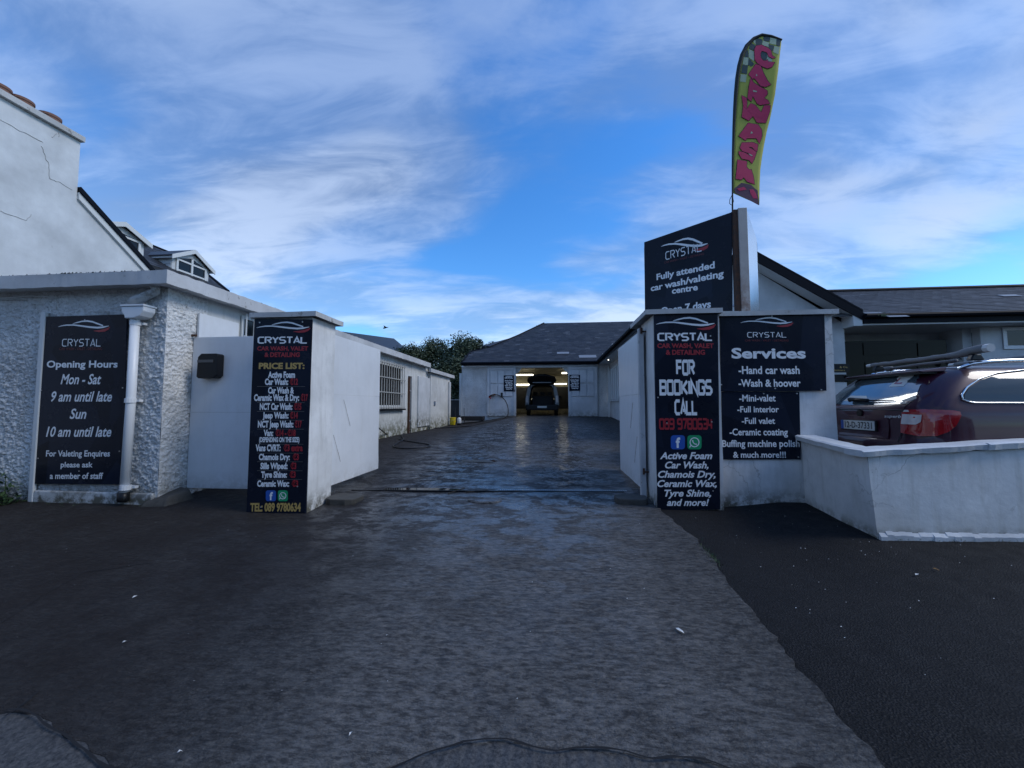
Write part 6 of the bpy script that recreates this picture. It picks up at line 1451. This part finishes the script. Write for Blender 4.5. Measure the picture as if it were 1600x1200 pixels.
m = MB(); m.tube([rear_pt(T, y, .945 + .012 * (1 - (y / .7) ** 2), .004) for y in (-.68, -.5, -.3, -.1, .1, .3, .5, .68)], .005, 4); m.tube([u_pt(T, -.13 - .0, z, .002) for z in (.60, .70)] , .004, 4); m.tube([u_pt(T, u, z, .003) for u, z in ((-.13, .70), (-.14, .925), (-.10, .99), (-.04, 1.05), (.02, 1.15), (.05, 1.25), (.03, 1.34))], .004, 4); cpart(m, 'tailgate_gap', 'black')
ff = [(1.02, .80), (1.22, .795), (1.245, .82), (1.25, .92), (1.225, .945), (1.03, .95), (1.005, .93), (1.0, .82), (1.02, .80)]
m = MB(); m.tube([side_pt(T, x, z, -1, .001) for x, z in ff], .0035, 4); cpart(m, 'fuel_flap_gap', 'black')
m = MB(); m.tube([side_pt(T, 1.43, z, -1, .001) for z in (.35, .6, .8, 1.0)], .004, 4); m.tube([side_pt(T, 2.31, z, -1, .001) for z in (.3, .6, .8, 1.0)], .004, 4); cpart(m, 'door_gap', 'black')
for x in (1.02, 3.78):
    m = MB(); m.tube([side_pt(T, x + .375 * math.cos(R(a)), .32 + .375 * math.sin(R(a)), -1, .002) for a in range(0, 181, 12)], .014, 6); cpart(m, 'wheel_arch', 'maroon', smooth=True)
    m = MB(); m.lathe((x, -.80, .32), [(.365, -.12), (.365, -.112)], 28, 'y') 
    m = MB(); pts = [(x + .368 * math.cos(R(a)), .32 + .368 * math.sin(R(a))) for a in range(-30, 211, 12)]; patch(m, pts, lambda a_, b_: side_pt(T, a_, b_, -1, .003), 2); cpart(m, 'arch_liner', 'dark_void')
    for s in (-1, 1): wheel(car, x, s, w=1.0 if False else .93)
m = MB(); m.box(2.95, 3.15, -1.05, -.90, 1.0, 1.13); cpart(m, 'wing_mirror', 'maroon', bevel=.03, seg=3)
for y in (-.56, .56):
    pass
# wrapped roof bars: things resting on the car
for i, (xb_, lab) in enumerate(((.78, 'rear roof bar wrapped in grey lagging on the maroon car'), (1.85, 'front roof bar wrapped in grey lagging on the maroon car'))):
    t = thing('roof_bar', lab, 'roof bar', (CX + xb_ * SC, CYc, CZ + 1.5 * SC), 'wrapped roof bars on the maroon car')
    X, Zb = CX + xb_ * SC, CZ + 1.575 * SC
    path = [(X + .004 * math.sin(k * 1.3), CYc + .72 - k * 1.44 / 24, Zb + .003 * math.sin(k * .9) + (.03 * sstep(18, 24, k))) for k in range(25)]
    m = MB(); m.tube(path, [.027 + .003 * math.sin(k * 2.2) + (.018 * sstep(17, 21, k)) * (1 if i == 0 else .4) for k in range(25)], 10); m.build('lagging', M['foam'], t, smooth=True)
    m = MB(); m.bar((X, CYc + .80, Zb), (X, CYc + .72, Zb), .022, 8); m.bar((X, CYc - .72, Zb + .03), (X, CYc - .77, Zb + .03), .045, 8); m.build('end_cap', M['paper'], t)
    for s in (-1, 1):
        m = MB(); y = CYc + s * .615 * SC; m.hexa([(X - .07, y - .03, CZ + 1.49 * SC), (X + .07, y - .03, CZ + 1.49 * SC), (X + .07, y + .03, CZ + 1.49 * SC), (X - .07, y + .03, CZ + 1.49 * SC), (X - .04, y - .025, Zb - .02), (X + .04, y - .025, Zb - .02), (X + .04, y + .025, Zb - .02), (X - .04, y + .025, Zb - .02)]); m.build('foot', M['black'], t, bevel=.01)
    if i == 0:
        m = MB(); m.tube([(X + .14, CYc + .62, Zb - .06), (X + .13, CYc + .2, Zb - .05), (X + .12, CYc - .3, Zb - .05)], .018, 8); m.bar((X + .14, CYc + .70, Zb - .06), (X + .14, CYc + .58, Zb - .06), .035, 10); m.build('roof_strap_roll', M['foam'], t, smooth=True)
# second car, mostly hidden, nose to the right
HATCH = [(z, xr * .8, xf * .84, w * .96, rc) for z, xr, xf, w, rc in ESTATE]
HATCH = [(z, xr, (xf if z < 1.0 else xf - (.0)), w, rc) for z, xr, xf, w, rc in HATCH]
c2 = thing('parked_car', 'pale silver car glimpsed between the Services board and the maroon car', 'car', (2.35, 8.2, .58)); c2.scale = (1, 1, .98)
T2 = HATCH; shell(c2, T2, M['silver'], 4.06)
for s in (-1, 1):
    m = MB(); patch(m, densify([(.7, 1.03), (.9, 1.25), (1.1, 1.35), (1.9, 1.37), (2.25, 1.30), (2.86, 1.05), (2.85, 1.03)]), lambda x, z: side_pt(T2, x, z, s, .006), 5); o = m.build('side_window', M['car_glass'], c2, smooth=True, local=True)
    m = MB(); m.lathe((2.72, s * .95, 1.06), [(.03, -.09), (.08, -.07), (.09, 0), (.08, .07), (.03, .09)], 12, 'y'); m.build('wing_mirror', M['black'], c2, smooth=True, local=True)
    for x in (.8, 3.2): wheel(c2, x, s, w=.9)
m = MB()
ws_ = [(-.7, 1.04), (.7, 1.04), (.55, 1.34), (-.55, 1.34)]
patch(m, densify(ws_, .1), lambda y, z: Vector((interp(T2, z)[1] + .006 - .03 * (y / .7) ** 2 - .10 * max(0, (abs(y) - .5)) , y, z + .006)), 4); m.build('windscreen', M['car_glass'], c2, smooth=True, local=True)

# people carrier in the bay, tailgate up
VY = BY + 1.15; VX = (aty(820, 600, VY).x + aty(874, 600, VY).x) / 2
van = thing('people_carrier', 'silver people carrier seen from behind in the wash bay with its tailgate up', 'car', (VX, VY, GZ + .012))
hw = .93; zg = GZ + .012
secs = [(hw * .97, .30), (hw, .55), (hw, .95), (hw * .965, 1.10), (hw * .86, 1.55), (hw * .74, 1.72), (hw * .5, 1.77)]
def van_ring(y, kx=1, kz=1): return [(VX + s * w * kx, y, zg + z * kz) for s in (1,) for w, z in secs] + [(VX - w * kx, y, zg + z * kz) for w, z in secs[::-1]]
m = MB(); rg_ = [van_ring(VY + .0), van_ring(VY + .5), van_ring(VY + 2.2), van_ring(VY + 3.0, 1, .97)]
n = len(rg_[0]); m.add([p for r_ in rg_ for p in r_], [(k * n + i, k * n + i + 1, (k + 1) * n + i + 1, (k + 1) * n + i) for k in range(3) for i in range(n - 1)]); m.build('body', M['van_silver'], van, smooth=False)
m = MB(); m.prism([(VX - hw * .95, VY + 3.0, zg + .3), (VX + hw * .95, VY + 3.0, zg + .3), (VX + hw * .9, VY + 3.0, zg + 1.0), (VX - hw * .9, VY + 3.0, zg + 1.0)], (0, 1.3, 0)); m.build('bonnet', M['van_silver'], van, bevel=.15, seg=3)
inn = [(w * .78, .62 if i < 1 else z * .96) for i, (w, z) in enumerate(secs)]
outer = van_ring(VY); inner = [(VX + s * w, VY, zg + z) for s, arr in ((1, inn), (-1, inn[::-1])) for w, z in arr]
m = MB(); m.add(outer + inner, [(i, i + 1, n + i + 1, n + i) for i in range(n - 1)]); m.build('rear_frame', M['van_silver'], van)
m = MB(); m.add(inner + [(p[0], p[1] + 1.6, p[2]) for p in inner], [(i, i + 1, n + i + 1, n + i) for i in range(n - 1)] + [(n - 1, 0, n, 2 * n - 1), ]); m.build('load_bay', M['dark_void'], van)
m = MB(); m.box(VX - .62, VX + .62, VY + 1.2, VY + 1.35, zg + .6, zg + 1.15); m.build('seat_back', M['bay_dark'], van, bevel=.05)
for dx in (-.42, 0, .42): m = MB(); m.box(VX + dx - .13, VX + dx + .13, VY + 1.2, VY + 1.32, zg + 1.17, zg + 1.36); m.build('headrest', M['bay_dark'], van, bevel=.04)
m = MB(); m.box(VX - hw * .98, VX + hw * .98, VY - .14, VY + .02, zg + .30, zg + .62); m.build('bumper', M['black'], van, bevel=.05, seg=3)
for s in (-1, 1):
    m = MB(); m.box(VX + s * hw * .90 - .07, VX + s * hw * .90 + .07, VY - .03, VY + .06, zg + .72, zg + 1.12); m.build('tail_lamp', M['lamp_red'] if s > 5 else M['lamp_clear'], van, bevel=.03)
    m = MB(); m.lathe((VX + s * (hw - .14), VY + .75, zg + .32), [(.2, -.11), (.32, -.10), (.32, .10), (.2, .11)], 20, 'y')
    vs2 = [(VX + s * (hw - .14) + (v[1] - (VY + .75)), VY + .75 + (v[0] - (VX + s * (hw - .14))), v[2]) for v in m.v]; m.v = vs2; m.build('wheel', M['rubber'], van)
    m = MB(); m.box(VX + s * (hw + .10) - .10, VX + s * (hw + .10) + .10, VY + 2.6, VY + 2.7, zg + 1.0, zg + 1.18); m.build('wing_mirror', M['black'], van, bevel=.03)
m = MB(); tp = [(-.80, 1.93), (-.72, 2.06), (-.45, 2.13), (-.2, 2.19), (.2, 2.19), (.45, 2.13), (.72, 2.06), (.80, 1.93), (.70, 1.76), (.35, 1.70), (-.35, 1.70), (-.70, 1.76)]
m.prism([(VX + a, VY - .75 + (2.19 - b) * 1.3, zg + b - .02) for a, b in tp], (0, .03, .10)); tg = m.build('tailgate', M['black'], van, bevel=.02)
m = MB(); m.box(VX - .5, VX + .5, VY - .45, VY - .43, zg + 1.80, zg + 1.84); m.build('tailgate_trim', M['van_silver'], van)
m = MB(); m.box(VX - .26, VX + .26, VY - .155, VY - .142, zg + .43, zg + .54); m.build('number_plate', M['plate'], van)
for s in (-1, 1): m = MB(); m.bar((VX + s * .62, VY + .02, zg + 1.4), (VX + s * .66, VY - .35, zg + 1.85), .015, 6); m.build('gas_strut', M['black'], van)

# ================================================================== SMALL THINGS IN THE YARD
def gpt(px, py, d=.02): x, y = gp(px, py); return Vector((x, y, max(conc_z(x, y), g(x, y)) + d))
def smooth_path(P, k=5):
    P = [Vector(p) for p in P]; out = []
    for i in range(len(P) - 1):
        p0, p1, p2, p3 = P[max(i - 1, 0)], P[i], P[i + 1], P[min(i + 2, len(P) - 1)]
        for j in range(k):
            t = j / k; out.append(.5 * ((2 * p1) + (p2 - p0) * t + (2 * p0 - 5 * p1 + 4 * p2 - p3) * t * t + (3 * p1 - p0 - 3 * p2 + p3) * t ** 3))
    out.append(P[-1]); return out
A = atx(585, 664, -4.6)
P = [Vector((OX + .05, A.y + .5, 1.1)), Vector((A.x, A.y, A.z))] + [gpt(*p) for p in ((608, 682), (630, 689), (655, 693), (671, 696), (668, 700), (645, 702), (622, 701), (615, 698), (622, 693), (630, 688), (628, 681), (634, 676.5), (645, 671))]
m = MB(); m.tube(smooth_path(P), .016, 7); o = m.build('hose', M['rubber'], smooth=True); tag(o, 'black hose looping over the yard floor below the barred window', 'hose')
Dy = BY - .22
P = [gpt(645, 670.5), gpt(680, 669.5), gpt(712, 668), gpt(736, 666), gpt(762, 660), gpt(785, 654.5), Vector((aty(792, 652, Dy - .15).x, Dy - .2, GZ + .03)), aty(794, 645, Dy - .03), aty(793, 634, Dy - .03), aty(788, 624, Dy - .03), aty(780, 618, Dy - .03), aty(774, 616.5, Dy - .03)]
m = MB(); m.tube(smooth_path(P), .022, 7); o = m.build('hose', M['rubber'], smooth=True); tag(o, 'long black hose running across the yard to the spray gun', 'hose')
t = thing('spray_gun', 'pressure washer spray gun hanging on the left sliding door', 'spray gun', aty(770, 617, Dy))
a, b = aty(774, 616.5, Dy - .04), aty(764, 620, Dy - .04)
m = MB(); m.tube([a, (a + b) / 2 + Vector((0, 0, .03)), b], .045, 8); m.build('body', M['rust'], t, smooth=True)
m = MB(); m.bar(b, b + Vector((.12, 0, -.09)), .04, 8); m.build('nozzle', M['lamp_red'], t)
a = aty(784, 617, Dy + .04); m = MB(); m.box(a.x - .05, a.x + .05, Dy + .0, Dy + .06, a.z - .12, a.z + .12); o = m.build('door_latch', M['black'], bevel=.02); tag(o, 'small black latch box on the left sliding door', 'latch')
# yellow bucket
c = gpt(707, 664, .0); cz_ = c.z
def H_(px): return px / 600 * c.y
t = thing('bucket', 'yellow plastic bucket at the corner of the outbuilding', 'bucket', c)
m = MB(); m.lathe(c, [(.14, 0), (.17, .33), (.175, .34), (.165, .34), (.135, .03)], 20); m.build('tub', M['yellow'], t, smooth=False)
m = MB(); m.lathe(c + Vector((0, 0, .342)), [(.178, 0), (.178, .02), (.12, .03)], 20); m.build('lid', M['yellow'], t)
m = MB(); m.tube([c + Vector((.17 * math.cos(R(a)), -.17 * abs(math.sin(R(a))) - .01, .30 - .10 * math.sin(R(a)))) for a in range(0, 181, 15)], .006, 5); m.build('handle', M['alu'], t)
c = gpt(717.5, 664, .0)
t = thing('sprayer', 'white pump sprayer bottle standing beside the yellow bucket', 'sprayer', c)
m = MB(); m.lathe(c, [(.10, .08), (.105, .12), (.105, .30), (.08, .36), (.03, .38)], 18); m.build('tank', M['bottle'], t, smooth=True)
m = MB(); m.lathe(c, [(.11, 0), (.11, .085)], 18); m.build('base', M['black'], t)
m = MB(); m.lathe(c + Vector((0, 0, .38)), [(.035, 0), (.035, .05), (.05, .06), (.05, .09)], 12); m.bar(c + Vector((-.08, 0, .47)), c + Vector((.08, 0, .47)), .014, 6); m.build('pump_handle', M['black'], t)
m = MB(); m.tube(smooth_path([c + Vector((.05, 0, .36)), c + Vector((.25, -.1, .25)), c + Vector((.3, -.2, .02)), c + Vector((.1, -.3, .02))]), .010, 5); m.build('tube', M['rubber'], t)
# lances leaning on the wall
for k, (dx, lab) in enumerate(((-.05, 'thin black lance leaning behind the yellow bucket'), (.42, 'thin black lance leaning behind the white sprayer'))):
    m = MB(); b0 = c + Vector((dx - .2, .25, 0)); m.bar(b0, b0 + Vector((-.12, .35, .85)), .012, 6); o = m.build('lance', M['rubber']); tag(o, lab, 'lance')
# drain cover hump on the drive
x, y = gp(757, 783); m = MB(); m.lathe((x, y, conc_z(x, y) - .01), [(.19, 0), (.18, .018), (.15, .024), (.05, .026)], 24); m.v = [(x + (a - x) * 1.25, y + (b - y) * .7, c2_) for a, b, c2_ in m.v]; o = m.build('drain_cover', M['concrete'], smooth=True); tag(o, 'round worn cover set in the drive in front of the drain channel', 'drain cover')
# sticks caught at the drain
for k, (a, b) in enumerate((((700, 772), (726, 763)), ((728, 769), (762, 766)))):
    P_, Q_ = gpt(*a, .008), gpt(*b, .012); m = MB(); m.tube([P_, (P_ + Q_) / 2 + Vector((0, .01, .005)), Q_], .008, 5); o = m.build('stick', M['bark']); tag(o, ('longer' if k == 0 else 'shorter') + ' dark stick caught at the edge of the puddle', 'stick')
# bird
p = aty(602, 512.5, 24); t = thing('bird', 'small dark bird flying left of the yard', 'bird', p)
m = MB(); m.tube([p + Vector((-.16, 0, -.02)), p + Vector((-.08, 0, 0)), p + Vector((.06, 0, .03)), p + Vector((.16, 0, .05))], [.01, .05, .045, .01], 8); m.build('body', M['black'], t, smooth=True)
for s in (-1, 1): m = MB(); m.add([p + Vector((-.05, 0, .03)), p + Vector((.07, 0, .04)), p + Vector((.12, s * .3, .10 + .03 * s)), p + Vector((.02, s * .35, .09))], [(0, 1, 2, 3)]); m.build('wing', M['black'], t)
